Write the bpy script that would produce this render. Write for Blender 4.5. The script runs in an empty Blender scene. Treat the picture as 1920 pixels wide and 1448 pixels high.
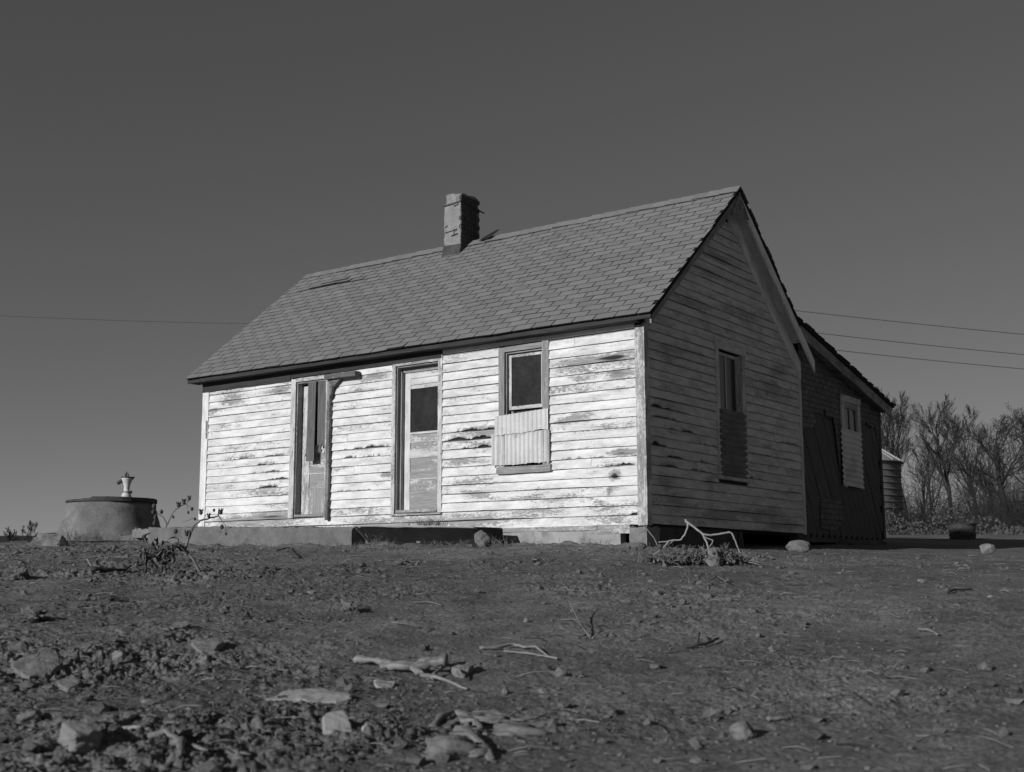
import bpy, math, random
import numpy as np
from mathutils import Vector, Matrix
random.seed(7)
rng = np.random.default_rng(11)
S = bpy.context.scene
C = S.collection
V = Vector
# ------------------------------------------------------------------ view geometry (house corner = origin)
FPX = 2270.0
PITCH, YAW, ROLL = 0.1534, -0.6303, -0.0027
CAM = V((7.143, -12.469, -0.552))
_cp, _sp = math.cos(PITCH), math.sin(PITCH)
FW = V((math.sin(YAW)*_cp, math.cos(YAW)*_cp, _sp))
RT0 = V((math.cos(YAW), -math.sin(YAW), 0)); UP0 = RT0.cross(FW)
RT = RT0*math.cos(ROLL) + UP0*math.sin(ROLL)
UP = UP0*math.cos(ROLL) - RT0*math.sin(ROLL)
def ray(px, py):
    return FW + RT*((px-960)/FPX) - UP*((py-724)/FPX)
def at_r(px, py, r):
    d = ray(px, py); return CAM + d*(r/math.hypot(d.x, d.y))
def on(px, py, ax, val):
    d = ray(px, py); return CAM + d*((val-CAM[ax])/d[ax])
# ------------------------------------------------------------------ numpy noise
def _h(ix, iy, seed):
    n = (ix.astype(np.int64)*374761393 + iy.astype(np.int64)*668265263 + seed*974711) & 0x7fffffff
    n = ((n ^ (n >> 13))*1274126177) & 0x7fffffff
    n = n ^ (n >> 16)
    return (n & 0xffff)/65535.0
def vnoise(x, y, seed=0):
    x = np.asarray(x, float); y = np.asarray(y, float)
    ix = np.floor(x); iy = np.floor(y); fx = x-ix; fy = y-iy
    fx = fx*fx*fx*(fx*(fx*6-15)+10); fy = fy*fy*fy*(fy*(fy*6-15)+10)
    a = _h(ix, iy, seed); b = _h(ix+1, iy, seed); c = _h(ix, iy+1, seed); d = _h(ix+1, iy+1, seed)
    return (a*(1-fx)+b*fx)*(1-fy) + (c*(1-fx)+d*fx)*fy
def fbm(x, y, octv=4, seed=0, gain=.5):
    s = 0; a = 1; t = 0
    for i in range(octv):
        s = s + a*(vnoise(x, y, seed+i*17)-.5)*2; t += a; a *= gain
        x = x*2.03+3.1; y = y*2.03-1.7
    return s/t
def worley(x, y, seed=0):
    ix = np.floor(x); iy = np.floor(y); best = np.full(np.shape(x), 9.0); rr = np.zeros(np.shape(x))
    for dx in (-1, 0, 1):
        for dy in (-1, 0, 1):
            cx = ix+dx; cy = iy+dy
            px = cx+_h(cx, cy, seed); py = cy+_h(cx, cy, seed+5)
            d = np.hypot(px-x, py-y); m = d < best
            best = np.where(m, d, best); rr = np.where(m, _h(cx, cy, seed+9), rr)
    return best, rr
def _h1(i, s):
    n = (i*374761393+s*974711+s*s*668265263) & 0x7fffffff
    n = ((n ^ (n >> 13))*1274126177) & 0x7fffffff
    return ((n ^ (n >> 16)) & 0xffff)/32767.5-1.0
def n1(x, s=0):
    i = math.floor(x); f = x-i; f = f*f*f*(f*(f*6-15)+10)
    return _h1(i, s)*(1-f)+_h1(i+1, s)*f
# ------------------------------------------------------------------ mesh builder
class MB:
    def __init__(s):
        s.v = []; s.f = []; s.bc = []; s.w = []
    def add(s, verts, faces, bc=None, w=None):
        o = len(s.v)
        s.v += [tuple(p) for p in verts]
        s.f += [tuple(i+o for i in f) for f in faces]
        if bc is None:
            k = (random.uniform(0, 60), random.uniform(0, 60), random.random())
            bc = [(p[0]+k[0], p[1]+k[1], p[2]+k[2]) for p in verts]
        s.bc += bc
        s.w += (w if w is not None else [0.0]*len(verts))
    def box(s, lo, hi, jit=.0, w=0.0, M=None, rot=None):
        lo = V(lo); hi = V(hi); d = hi-lo; c = (lo+hi)/2
        ax = sorted(range(3), key=lambda i: -d[i])
        n = max(1, min(12, int(d[ax[0]]/.16)))
        k = (random.uniform(0, 60), random.uniform(0, 60), random.uniform(0, 60))
        vs = []; bc = []
        for i in range(n+1):
            t = i/n
            for (a, b) in ((0, 0), (1, 0), (1, 1), (0, 1)):
                p = [0, 0, 0]
                p[ax[0]] = lo[ax[0]]+d[ax[0]]*t
                p[ax[1]] = lo[ax[1]]+d[ax[1]]*a
                p[ax[2]] = lo[ax[2]]+d[ax[2]]*b
                bc.append((p[ax[0]]+k[0], p[ax[1]]+k[1], p[ax[2]]+k[2]))
                p = V(p)
                if jit: p += V((random.uniform(-jit, jit), random.uniform(-jit, jit), random.uniform(-jit, jit)))
                if M is not None: p = M @ p
                vs.append(p)
        fs = []
        for i in range(n):
            for j in range(4):
                a = i*4+j; b = i*4+(j+1) % 4
                fs.append((a, b, b+4, a+4))
        fs.append((3, 2, 1, 0)); e = n*4; fs.append((e, e+1, e+2, e+3))
        s.add(vs, fs, bc, [w]*len(vs))
    def beam(s, p0, p1, wv, tv, jit=0.0, w=0.0):
        """box along p0->p1 with width vector wv and thickness vector tv (full extents, centred)"""
        p0 = V(p0); p1 = V(p1); wv = V(wv); tv = V(tv); L = (p1-p0).length
        n = max(1, min(24, int(L/.2))); k = (random.uniform(0, 60), random.uniform(0, 60), random.uniform(0, 9))
        vs = []; bc = []; fs = []
        for i in range(n+1):
            c = p0.lerp(p1, i/n)
            for (a, b) in ((-.5, -.5), (.5, -.5), (.5, .5), (-.5, .5)):
                p = c+wv*a+tv*b
                if jit: p = p+V([random.uniform(-jit, jit) for _ in range(3)])
                vs.append(p); bc.append((L*i/n+k[0], wv.length*a+k[1], tv.length*b+k[2]))
        for i in range(n):
            for j in range(4):
                a = i*4+j; b = i*4+(j+1) % 4
                fs.append((a, b, b+4, a+4))
        fs.append((3, 2, 1, 0)); e = n*4; fs.append((e, e+1, e+2, e+3))
        s.add(vs, fs, bc, [w]*len(vs))
    def prism(s, poly, off, w=0.0):
        off = V(off); n = len(poly); vs = [V(p) for p in poly]+[V(p)+off for p in poly]
        fs = [tuple(range(n)), tuple(range(2*n-1, n-1, -1))]
        fs += [(i, (i+1) % n, (i+1) % n+n, i+n) for i in range(n)]
        s.add(vs, fs, None, [w]*len(vs))
    def tube(s, pts, rad, sides=6, w=0.0, cap=True):
        pts = [V(p) for p in pts]; n = len(pts)
        if not hasattr(rad, '__len__'): rad = [rad]*n
        k = random.uniform(0, 50); vs = []; bc = []; fs = []; L = 0; ref = V((.3, .5, .8))
        for i, p in enumerate(pts):
            t = (pts[min(i+1, n-1)]-pts[max(i-1, 0)]).normalized()
            a = t.cross(ref)
            if a.length < .1: a = t.cross(V((1, 0, 0)))
            a.normalize(); b = t.cross(a)
            if i: L += (p-pts[i-1]).length
            for j in range(sides):
                an = 2*math.pi*j/sides
                vs.append(p+(a*math.cos(an)+b*math.sin(an))*rad[i]); bc.append((L+k, an*rad[i]+k, k))
        for i in range(n-1):
            for j in range(sides):
                q = i*sides+j; r = i*sides+(j+1) % sides
                fs.append((q, r, r+sides, q+sides))
        if cap:
            fs.append(tuple(range(sides-1, -1, -1))); fs.append(tuple(range((n-1)*sides, n*sides)))
        s.add(vs, fs, bc, [w]*len(vs))
    def lathe(s, prof, cx=0, cy=0, seg=32, jit=0.0, seed=0, w=None):
        vs = []; fs = []; n = len(prof)
        for j in range(seg):
            an = 2*math.pi*j/seg
            for i, (r, z) in enumerate(prof):
                rr = r+(jit*n1(j*.7+i*.37, seed+i % 3) if jit else 0)
                vs.append((cx+rr*math.cos(an), cy+rr*math.sin(an), z))
        for j in range(seg):
            for i in range(n-1):
                a = j*n+i; b = ((j+1) % seg)*n+i
                fs.append((a, b, b+1, a+1))
        s.add(vs, fs, None, None if w is None else [w]*len(vs))
    def blob(s, c, r, sub=2, rough=.25, seed=0, flat=None, R=None, w=0.0, facet=0.0, cube=0.0):
        """irregular rock-like lump: radii r, roughness, cut by a few random planes"""
        vs, fs = ICO[sub]
        rg = random.Random(seed)
        planes = []
        for _ in range(15):
            d = V((rg.gauss(0, 1), rg.gauss(0, 1), rg.gauss(0, 1))).normalized(); planes.append((d, rg.uniform(.48, .82)))
        out = []
        va = np.array(vs); nz = fbm(va[:, 0]*1.4+seed*3.3, va[:, 1]*1.4+va[:, 2]*2.3+seed, 4, seed % 50)
        for p, nn_ in zip(vs, nz):
            q = V(p)
            if cube: q = q*(1/max(abs(p[0]), abs(p[1]), abs(p[2])))**cube
            if facet:
                for d, h in planes:
                    t = q.dot(d)
                    if t > h: q = q-d*(t-h)*facet
            m = 1+rough*float(nn_)
            q = V((q.x*r[0]*m, q.y*r[1]*m, q.z*r[2]*m))
            if R is not None: q = R @ q
            out.append(q+V(c))
        s.add(out, fs, None, [w]*len(out))
    def build(s, name, mat, parent=None, smooth=False):
        me = bpy.data.meshes.new(name)
        org = V((0, 0, 0))
        me.from_pydata([tuple(p) for p in s.v], [], s.f)
        a = me.attributes.new('bc', 'FLOAT_VECTOR', 'POINT'); a.data.foreach_set('vector', np.array(s.bc, float).ravel())
        a = me.attributes.new('wear', 'FLOAT', 'POINT'); a.data.foreach_set('value', np.array(s.w, float))
        if smooth: me.polygons.foreach_set('use_smooth', [True]*len(me.polygons))
        me.materials.append(mat); me.update()
        o = bpy.data.objects.new(name, me); C.objects.link(o)
        if parent is not None:
            o.parent = parent
            q = parent; t = V((0, 0, 0))
            while q is not None: t += q.location; q = q.parent
            o.location = -t
        return o
def _ico(sub):
    import bmesh
    bm = bmesh.new(); bmesh.ops.create_icosphere(bm, subdivisions=sub, radius=1)
    bm.verts.ensure_lookup_table()
    r = ([tuple(v.co) for v in bm.verts], [tuple(v.index for v in f.verts) for f in bm.faces]); bm.free(); return r
ICO = {i: _ico(i) for i in (1, 2, 3, 4)}
def recenter(o):
    """move the origin of a single-mesh thing to the bottom centre of its mesh"""
    me = o.data; n = len(me.vertices); co = np.empty(n*3); me.vertices.foreach_get('co', co); co = co.reshape(-1, 3)
    c = np.array([(co[:, 0].min()+co[:, 0].max())/2, (co[:, 1].min()+co[:, 1].max())/2, co[:, 2].min()])
    me.vertices.foreach_set('co', (co-c).ravel()); o.location = o.location+V(c); me.update()
def tag(o, label, cat, group=None, kind=None):
    if label: o['label'] = label
    if cat: o['category'] = cat
    if group: o['group'] = group
    if kind: o['kind'] = kind
    return o
def thing(name, label, cat, loc, group=None):
    o = bpy.data.objects.new(name, None); C.objects.link(o); o.location = V(loc); o.empty_display_size = .2
    return tag(o, label, cat, group)
# ------------------------------------------------------------------ materials
class NT:
    def __init__(s, name):
        s.m = bpy.data.materials.new(name); s.m.use_nodes = True; s.t = s.m.node_tree
        s.b = s.t.nodes['Principled BSDF']; s.b.inputs['Roughness'].default_value = .85
        s.b.inputs['Specular IOR Level'].default_value = .25
    def n(s, ty, ins=None, **kw):
        x = s.t.nodes.new(ty)
        for k, v in kw.items(): setattr(x, k, v)
        for k, v in (ins or {}).items():
            if isinstance(v, bpy.types.NodeSocket): s.t.links.new(v, x.inputs[k])
            else: x.inputs[k].default_value = v
        return x
    def math(s, op, a, b=0.0, clamp=False):
        return s.n('ShaderNodeMath', {0: a, 1: b}, operation=op, use_clamp=clamp).outputs[0]
    def attr(s, name):
        return s.n('ShaderNodeAttribute', attribute_name=name)
    def mapping(s, vec, scale):
        return s.n('ShaderNodeMapping', {'Vector': vec, 'Scale': scale}).outputs[0]
    def noise(s, vec, scale, detail=4.0, rough=.55, dist=0.0):
        return s.n('ShaderNodeTexNoise', {'Vector': vec, 'Scale': scale, 'Detail': detail, 'Roughness': rough, 'Distortion': dist}).outputs[0]
    def ramp(s, v, a, b, lo=0.0, hi=1.0):
        return s.n('ShaderNodeMapRange', {'Value': v, 'From Min': a, 'From Max': b, 'To Min': lo, 'To Max': hi}, interpolation_type='SMOOTHSTEP').outputs[0]
    def mix(s, f, a, b):
        x = s.n('ShaderNodeMix', data_type='FLOAT')
        for k, v in ((0, f), (2, a), (3, b)):
            if isinstance(v, bpy.types.NodeSocket): s.t.links.new(v, x.inputs[k])
            else: x.inputs[k].default_value = v
        return x.outputs[0]
    def out(s, val, bump=None, bs=.3, bd=.01, rough=None):
        cc = s.n('ShaderNodeCombineColor', {0: val, 1: val, 2: val})
        s.t.links.new(cc.outputs[0], s.b.inputs['Base Color'])
        if bump is not None:
            bp = s.n('ShaderNodeBump', {'Height': bump, 'Strength': bs, 'Distance': bd}); s.t.links.new(bp.outputs[0], s.b.inputs['Normal'])
        if rough is not None: s.b.inputs['Roughness'].default_value = rough
        return s.m
def paint(name, pv=.68, wood=(.12, .3), bias=0.0, dirt=.25, grain=1.0):
    """old paint over weathered boards; bias shifts towards bare wood"""
    t = NT(name); bc = t.attr('bc').outputs['Vector']; wr = t.attr('wear').outputs['Fac']
    g = t.noise(t.mapping(bc, (2.2, 95, 60)), 1.0, 5, .62, 1.2)                 # fine wood grain
    g2 = t.noise(t.mapping(bc, (1.3, 26, 18)), 1.0, 3, .5, 2.6)                  # cathedral figure
    patch = t.noise(t.mapping(bc, (2.0, 7, 5)), 1.0, 5, .6, .4)
    spk = t.noise(t.mapping(bc, (30, 70, 50)), 1.0, 3, .6)
    brd = t.noise(t.mapping(bc, (.25, .9, .4)), 1.0, 1, .5)
    a = t.math('ADD', patch, t.math('MULTIPLY', t.math('SUBTRACT', g, .5), .35*grain))
    a = t.math('ADD', a, t.math('MULTIPLY', t.math('SUBTRACT', brd, .5), .38))
    a = t.math('ADD', a, t.math('MULTIPLY', t.math('SUBTRACT', spk, .5), .22))
    a = t.math('ADD', a, t.math('ADD', t.math('MULTIPLY', wr, .33), bias))
    fl = t.noise(t.mapping(bc, (20, 52, 30)), 1.0, 5, .62, .5)
    soft = t.ramp(t.math('ADD', a, t.math('MULTIPLY', t.math('SUBTRACT', fl, .5), .5)), .40, .72)                                                    # thin, dirty paint
    hard = t.ramp(t.math('ADD', t.math('MULTIPLY', a, .85), t.math('MULTIPLY', fl, .75)), .885, .975)                                                  # bare wood
    dn = t.noise(t.mapping(bc, (3.0, 10, 8)), 1.0, 6, .65)
    pc = t.math('MULTIPLY', t.mix(t.ramp(dn, .3, .75), pv*(1+.08), pv*(1-dirt)), t.mix(g, 1.06, .93))
    thin = t.math('MULTIPLY', pc, t.mix(g, .86, .5))
    wd = t.mix(t.ramp(t.math('ADD', t.math('MULTIPLY', g, .6), t.math('MULTIPLY', g2, .4)), .33, .67), wood[0], wood[1])
    c = t.mix(t.math('MULTIPLY', soft, .62), pc, thin)
    c = t.mix(hard, c, wd)
    ch = t.ramp(t.noise(t.mapping(bc, (55, 90, 70)), 1.0, 2, .5), .72, .76)       # small dark chips
    c = t.mix(t.math('MULTIPLY', ch, .7), c, wood[0])
    deep = t.ramp(wr, 1.15, 1.45)                                                 # rotted edge, hidden lap, painted shade line under laps
    c = t.mix(deep, c, .03)
    h = t.math('SUBTRACT', t.math('MULTIPLY', g, .5), t.math('MULTIPLY', hard, .8))
    return t.out(c, h, .45, .004)
def plain(name, lo, hi, scale=6, detail=6, bump=.4, bd=.01, rough=.9, stretch=(1, 1, 1), spots=None, coord='bc'):
    t = NT(name)
    bc = t.attr('bc').outputs['Vector'] if coord == 'bc' else t.n('ShaderNodeTexCoord').outputs['Object']
    m = t.mapping(bc, stretch)
    a = t.noise(m, scale, detail, .65, .3); b = t.noise(m, scale*9, 4, .6)
    v = t.mix(t.ramp(t.math('ADD', t.math('MULTIPLY', a, .7), t.math('MULTIPLY', b, .3)), .32, .68), lo, hi)
    if spots:
        v = t.mix(t.ramp(t.noise(m, scale*.6, 5, .7), .56, .66), v, spots)
    return t.out(v, t.math('ADD', a, t.math('MULTIPLY', b, .5)), bump, bd, rough)
M = {}
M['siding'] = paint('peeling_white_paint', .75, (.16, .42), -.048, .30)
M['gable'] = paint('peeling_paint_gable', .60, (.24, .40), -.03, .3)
M['trim'] = paint('weathered_trim', .62, (.17, .36), .08, .3)
M['trimgray'] = paint('grey_trim', .46, (.15, .34), .12, .3)
M['darktrim'] = paint('dark_grey_trim', .3, (.07, .17), .12, .3)
M['door'] = paint('door_paint', .66, (.2, .36), .03, .3)
M['wood'] = paint('bare_dark_plank', .25, (.07, .17), .5, .3)
M['diag'] = paint('dark_sheathing', .15, (.045, .13), .5, .3)
M['soffit'] = paint('soffit_boards', .55, (.2, .34), .0, .25)
M['lean'] = paint('dull_barge_paint', .32, (.10, .2), .05, .3)
M['palerake'] = paint('pale_rake_boards', .80, (.3, .45), -.03, .2)
M['eavedark'] = paint('weathered_eave_board', .09, (.025, .06), .3, .3)  # near-black tone shared by fascia, soffit and the left frieze boards
M['void'] = plain('sheathing_dark', .012, .03, 8)
M['concrete'] = plain('old_concrete', .11, .19, 3.5, 8, .5, .01, .95, spots=.09)
M['paleconc'] = plain('pale_concrete', .24, .38, 3.5, 8, .5, .01, .95, spots=.2)
M['tar'] = plain('black_damp_slab', .018, .04, 4, 8, .5, .01, .95)  # concrete blackened so its colour carries the shade of the undercut face
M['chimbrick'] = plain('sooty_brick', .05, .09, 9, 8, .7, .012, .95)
M['darkconc'] = plain('damp_concrete', .045, .09, 4, 8, .5, .01, .95)
M['wellconc'] = plain('well_concrete', .12, .23, 2.8, 8, .6, .012, .95, spots=.10)
M['mortar'] = plain('chimney_stucco', .18, .30, 5, 8, .6, .012, .95, spots=.15)
M['stone'] = plain('pale_stone', .15, .26, 9, 8, .6, .01, .95)
M['stonedark'] = plain('dull_stone', .11, .20, 9, 8, .6, .01, .95)
M['clod'] = plain('dirt_lump', .09, .17, 14, 8, .7, .01, .95)
M['bark'] = plain('pale_bark', .17, .38, 9, 8, .9, .012, .9, (1, 4, 4))
M['drift'] = plain('bleached_wood', .14, .30, 9, 8, .9, .012, .9, (1, 4, 4))
M['twig'] = plain('dark_twig', .03, .07, 8, 5, .4, .004, .9)
M['straw'] = plain('dry_straw', .10, .30, 3, 3, .2, .002, .9)
M['stalk'] = plain('dry_stalk', .10, .24, 6, 5, .4, .003, .9)
M['palestalk'] = plain('bleached_stalk', .20, .36, 6, 5, .4, .003, .9)
M['pod'] = plain('dry_pod', .035, .09, 20, 5, .5, .004, .9)
M['leaf'] = plain('dead_leaf', .035, .20, 12, 5, .4, .003, .9)
M['tree'] = plain('tree_bark', .018, .042, 6, 5, .4, .01, .95)
M['brushleaf'] = plain('brush_leaf', .035, .13, 9, 3, .2, .004, .9)
M['tin'] = plain('galvanised_sheet', .50, .64, 2.2, 6, .15, .002, .55, spots=.42)
M['tindark'] = plain('rusty_sheet', .10, .19, 4, 6, .2, .002, .7)
M['bin'] = plain('bin_steel', .10, .18, .7, 6, .15, .004, .6)
M['binroof'] = plain('bin_roof_steel', .24, .36, .9, 6, .15, .004, .5)
M['rust'] = plain('rusty_iron', .03, .07, 14, 6, .4, .003, .7)
M['pumpwhite'] = plain('chipped_white_enamel', .45, .7, 9, 6, .3, .003, .6, spots=.12)
M['wire'] = plain('cable', .03, .04, 3, 2, 0, .001, .7)
M['hill'] = plain('far_woods', .022, .04, .02, 8, 1, 1.0, 1.0)
def glass_mat():
    t = NT('dusty_dark_glass'); bc = t.attr('bc').outputs['Vector']
    d = t.noise(t.mapping(bc, (30, 30, 30)), 1, 6, .7); e = t.noise(t.mapping(bc, (3, 5, 5)), 1, 5, .6)
    v = t.mix(t.ramp(t.math('ADD', t.math('MULTIPLY', d, .5), t.math('MULTIPLY', e, .5)), .35, .68), .012, .035)
    t.b.inputs['Specular IOR Level'].default_value = .5
    return t.out(v, e, .03, .002, .22)
M['glass'] = glass_mat()
def shingle_mat():
    t = NT('grey_asphalt_shingle'); bc = t.attr('bc').outputs['Vector']; wr = t.attr('wear').outputs['Fac']
    big = t.noise(t.mapping(bc, (.5, .5, .5)), 1, 4, .6)
    per = t.n('ShaderNodeSeparateXYZ', {0: bc}).outputs[2]
    gr = t.noise(bc, 210, 2, .7); st = t.noise(t.mapping(bc, (5, 1.2, 1)), 1.0, 5, .6)
    v = t.mix(t.ramp(big, .3, .7), .178, .212)
    v = t.math('MULTIPLY', v, t.mix(per, .93, 1.08))
    v = t.math('MULTIPLY', v, t.mix(t.ramp(gr, .25, .75), .72, 1.26))
    v = t.math('MULTIPLY', v, t.mix(t.ramp(st, .35, .7), 1.04, .9))
    v = t.mix(t.ramp(wr, .3, .8), v, .02)
    return t.out(v, gr, .6, .004, .95)
M['shingle'] = shingle_mat()
def felt_mat():
    t = NT('brick_pattern_roll_siding'); co = t.n('ShaderNodeTexCoord').outputs['Object']
    sp = t.n('ShaderNodeSeparateXYZ', {0: co})
    cv = t.n('ShaderNodeCombineXYZ', {0: sp.outputs[1], 1: sp.outputs[2]}).outputs[0]
    b = t.n('ShaderNodeTexBrick', {'Vector': cv, 'Color1': (.14,)*3+(1,), 'Color2': (.105,)*3+(1,), 'Mortar': (.03,)*3+(1,), 'Scale': 1.0,
            'Mortar Size': .006, 'Brick Width': .21, 'Row Height': .085, 'Mortar Smooth': .2}).outputs[0]
    n = t.noise(co, 7, 7, .7)
    v = t.math('MULTIPLY', t.n('ShaderNodeRGBToBW', {0: b}).outputs[0], t.mix(t.ramp(n, .3, .7), .8, 1.35))
    return t.out(v, n, .3, .006, .95)
M['felt'] = felt_mat()
def ground_mat():
    t = NT('dry_dirt'); co = t.n('ShaderNodeTexCoord').outputs['Object']
    a = t.noise(co, .55, 6, .6); b = t.noise(co, 4.5, 7, .65); c = t.noise(co, 38, 6, .7); d = t.noise(co, 170, 3, .7)
    v = t.mix(t.ramp(a, .34, .66), .135, .205)
    v = t.math('MULTIPLY', v, t.mix(t.ramp(b, .3, .7), .72, 1.22))
    v = t.math('MULTIPLY', v, t.mix(t.ramp(c, .32, .70), .58, 1.4))
    v = t.math('MULTIPLY', v, t.mix(t.ramp(d, .3, .72), .8, 1.2))
    dk = t.n('ShaderNodeTexVoronoi', {'Vector': t.mapping(co, (1, 1.0, 1)), 'Scale': 34.0}); dm = t.math('MULTIPLY', t.ramp(dk.outputs['Distance'], .34, .2), t.ramp(t.n('ShaderNodeSeparateColor', {0: dk.outputs['Color']}).outputs[1], .72, .78))
    v = t.mix(t.math('MULTIPLY', dm, .7), v, .05)
    peb = t.n('ShaderNodeTexVoronoi', {'Vector': co, 'Scale': 16.0}); dist = peb.outputs['Distance']
    pm = t.math('MULTIPLY', t.ramp(dist, .16, .11), t.ramp(t.n('ShaderNodeSeparateColor', {0: peb.outputs['Color']}).outputs[0], .90, .93))
    v = t.mix(t.math('MULTIPLY', pm, .6), v, .3)
    h = t.math('ADD', t.math('MULTIPLY', b, .9), t.math('ADD', t.math('MULTIPLY', c, .55), t.math('MULTIPLY', d, .12)))
    return t.out(v, h, .9, .03, 1.0)
M['ground'] = ground_mat()
# ------------------------------------------------------------------ ground height
_cp3 = []
for (x, y, r) in [
    (60,1432,4.4),(500,1432,4.4),(960,1432,4.4),(1400,1432,4.4),(1880,1432,4.4),
    (60,1210,7.2),(500,1210,7),(960,1210,7),(1400,1210,7),(1880,1216,7),
    (60,1110,10),(500,1106,9.7),(960,1108,9.5),(1400,1112,9.3),(1880,1122,9.2),
    (60,1056,13.5),(500,1056,12.8),(960,1060,12),(1400,1070,11.5),(1880,1082,11.4),
    (60,1028,18.5),(290,1024,18.4),(480,1026,17),(660,1028,15.9),(893,1028,14.7),(1040,1026,14.2),(1215,1028,13.9),(1300,1031,15.0),(1400,1031,16.1),(1480,1031.5,16.9),(1600,1031,18.4),(1700,1030,19.8),(1800,1028.5,21.5),(1905,1027,23.5),
    (60,1016,22),(200,1010,22.5),(1500,1022,18.6),(1657,1021,21.8),(1880,1044,16.5),
    (1700,1009,30),(1880,1010,30),(1700,1003,42),(1880,1003.5,42),(1700,1002,65),(1880,1002,65),(1500,1005,50),
    (60,1045,50),(300,1045,50),(600,1035,55),(1000,1020,55),(700,1015,27),(1100,1014,24)]:
    p = at_r(x, y, r); _cp3.append((p.x, p.y, p.z))
for (dx, dy, z) in [(0,0,-.95),(0,-5,-1.1),(-6,-3,-1.0),(6,0,-.95),(9,6,-.75),(12,14,.1),(-20,-2,-.4),(-24,8,.1),(15,-15,-1.5),(-18,-20,-1.5),(16,30,.6),(-45,10,-1),(40,40,.8)]:
    _cp3.append((CAM.x+dx, CAM.y+dy, CAM.z+z))
_cp3 = np.array(_cp3); _N = len(_cp3)
def _U(d2): return np.where(d2 > 1e-9, .5*d2*np.log(np.maximum(d2, 1e-12)), 0)
_K = _U((_cp3[:, None, 0]-_cp3[None, :, 0])**2+(_cp3[:, None, 1]-_cp3[None, :, 1])**2)+np.eye(_N)*.4
_P = np.c_[np.ones(_N), _cp3[:, :2]]
_A = np.block([[_K, _P], [_P.T, np.zeros((3, 3))]])
_W = np.linalg.solve(_A, np.r_[_cp3[:, 2], 0, 0, 0])
def base_h(X, Y):
    X = np.asarray(X, float); Y = np.asarray(Y, float); out = np.full(X.shape, _W[_N])+_W[_N+1]*X+_W[_N+2]*Y
    for i in range(_N):
        out = out+_W[i]*_U((X-_cp3[i, 0])**2+(Y-_cp3[i, 1])**2)
    r = np.hypot(X-CAM.x, Y-CAM.y); t = np.clip((r-80)/60, 0, 1); t = t*t*(3-2*t)
    return out*(1-t)+t*(-4.0)
def rough_mask(X, Y):
    """churned soil on the left and middle, worn smooth towards the right"""
    s = (X-CAM.x)*RT0.x+(Y-CAM.y)*RT0.y; d = (X-CAM.x)*FW.x+(Y-CAM.y)*FW.y
    side = s/np.maximum(d, 1.0)
    m = np.clip(.60-side*1.1, .26, .95)
    return m*np.clip(.45+.9*fbm(X*.55, Y*.55, 3, 31)+.25, .12, 1.25)
def full_h(X, Y):
    h = base_h(X, Y); m = rough_mask(X, Y)
    r = np.hypot(X-CAM.x, Y-CAM.y); fade = np.clip(1.6-r/22, .15, 1)
    wx = X+.10*fbm(X*2.1, Y*2.1, 3, 81); wy = Y+.10*fbm(X*2.1, Y*2.1, 3, 82)
    h = h+.035*fbm(X*.9, Y*.9, 3, 3)*fade
    turf = np.clip(.5+2.2*fbm(X*1.1+4, Y*1.1, 3, 91), 0, 1.25)*m               # churned patches
    n1_ = fbm(wx*3.3, wy*3.3, 6, 7, .58)
    h = h+.042*turf*n1_*fade
    rd = 1-np.abs(fbm(wx*5.2, wy*5.2, 5, 71, .6))*2.6
    h = h+.020*turf*np.clip(rd, -.5, 1)*fade
    d, q = worley(wx*9.0+.5*fbm(X*9, Y*9, 3, 61), wy*9.0+.5*fbm(X*9, Y*9, 3, 62), 13)
    h = h+.020*turf*np.clip(1-d/.5, 0, 1)**.7*(q > .72)*q*fade*(1+.5*fbm(X*30, Y*30, 2, 65))
    d, q = worley(wx*21.0, wy*21.0, 19)
    h = h+.013*(turf+.18)*np.clip(1-d/.6, 0, 1)**.7*(q > .6)*q*fade
    h = h+.017*(turf+.30)*fbm(X*24, Y*24, 4, 23, .6)*fade
    h = h+.024*(.35+turf)*np.clip(.55-np.abs(fbm(wx*10, wy*10, 4, 101, .6))*2.4, -.2, .55)*np.clip(.3+2.5*fbm(X*1.7, Y*1.7, 3, 103), 0, 1.2)*fade
    berm = np.exp(-((Y+.93)/.14)**2)*((X > -8.5) & (X < -1.9))+np.exp(-((Y+.2)/.16)**2)*((X > -2.0) & (X < .1))
    h = h+.06*berm*np.clip(.35+1.6*fbm(X*2.6, Y*2.6, 4, 111), 0, 1)
    return h
def gz(x, y): return float(full_h(np.array([x]), np.array([y]))[0])
def G(px, py):
    """point of the yard seen in that direction"""
    d = ray(px, py); d = d/math.hypot(d.x, d.y); rs = np.arange(2.0, 90, .02)
    X = CAM.x+d.x*rs; Y = CAM.y+d.y*rs; Z = CAM.z+d.z*rs
    h = base_h(X, Y); k = np.argmax(Z <= h) if np.any(Z <= h) else 0
    return V((X[k], Y[k], h[k]))
def mpp(p): return (V(p)-CAM).dot(FW)/FPX      # metres per photo pixel there
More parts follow.
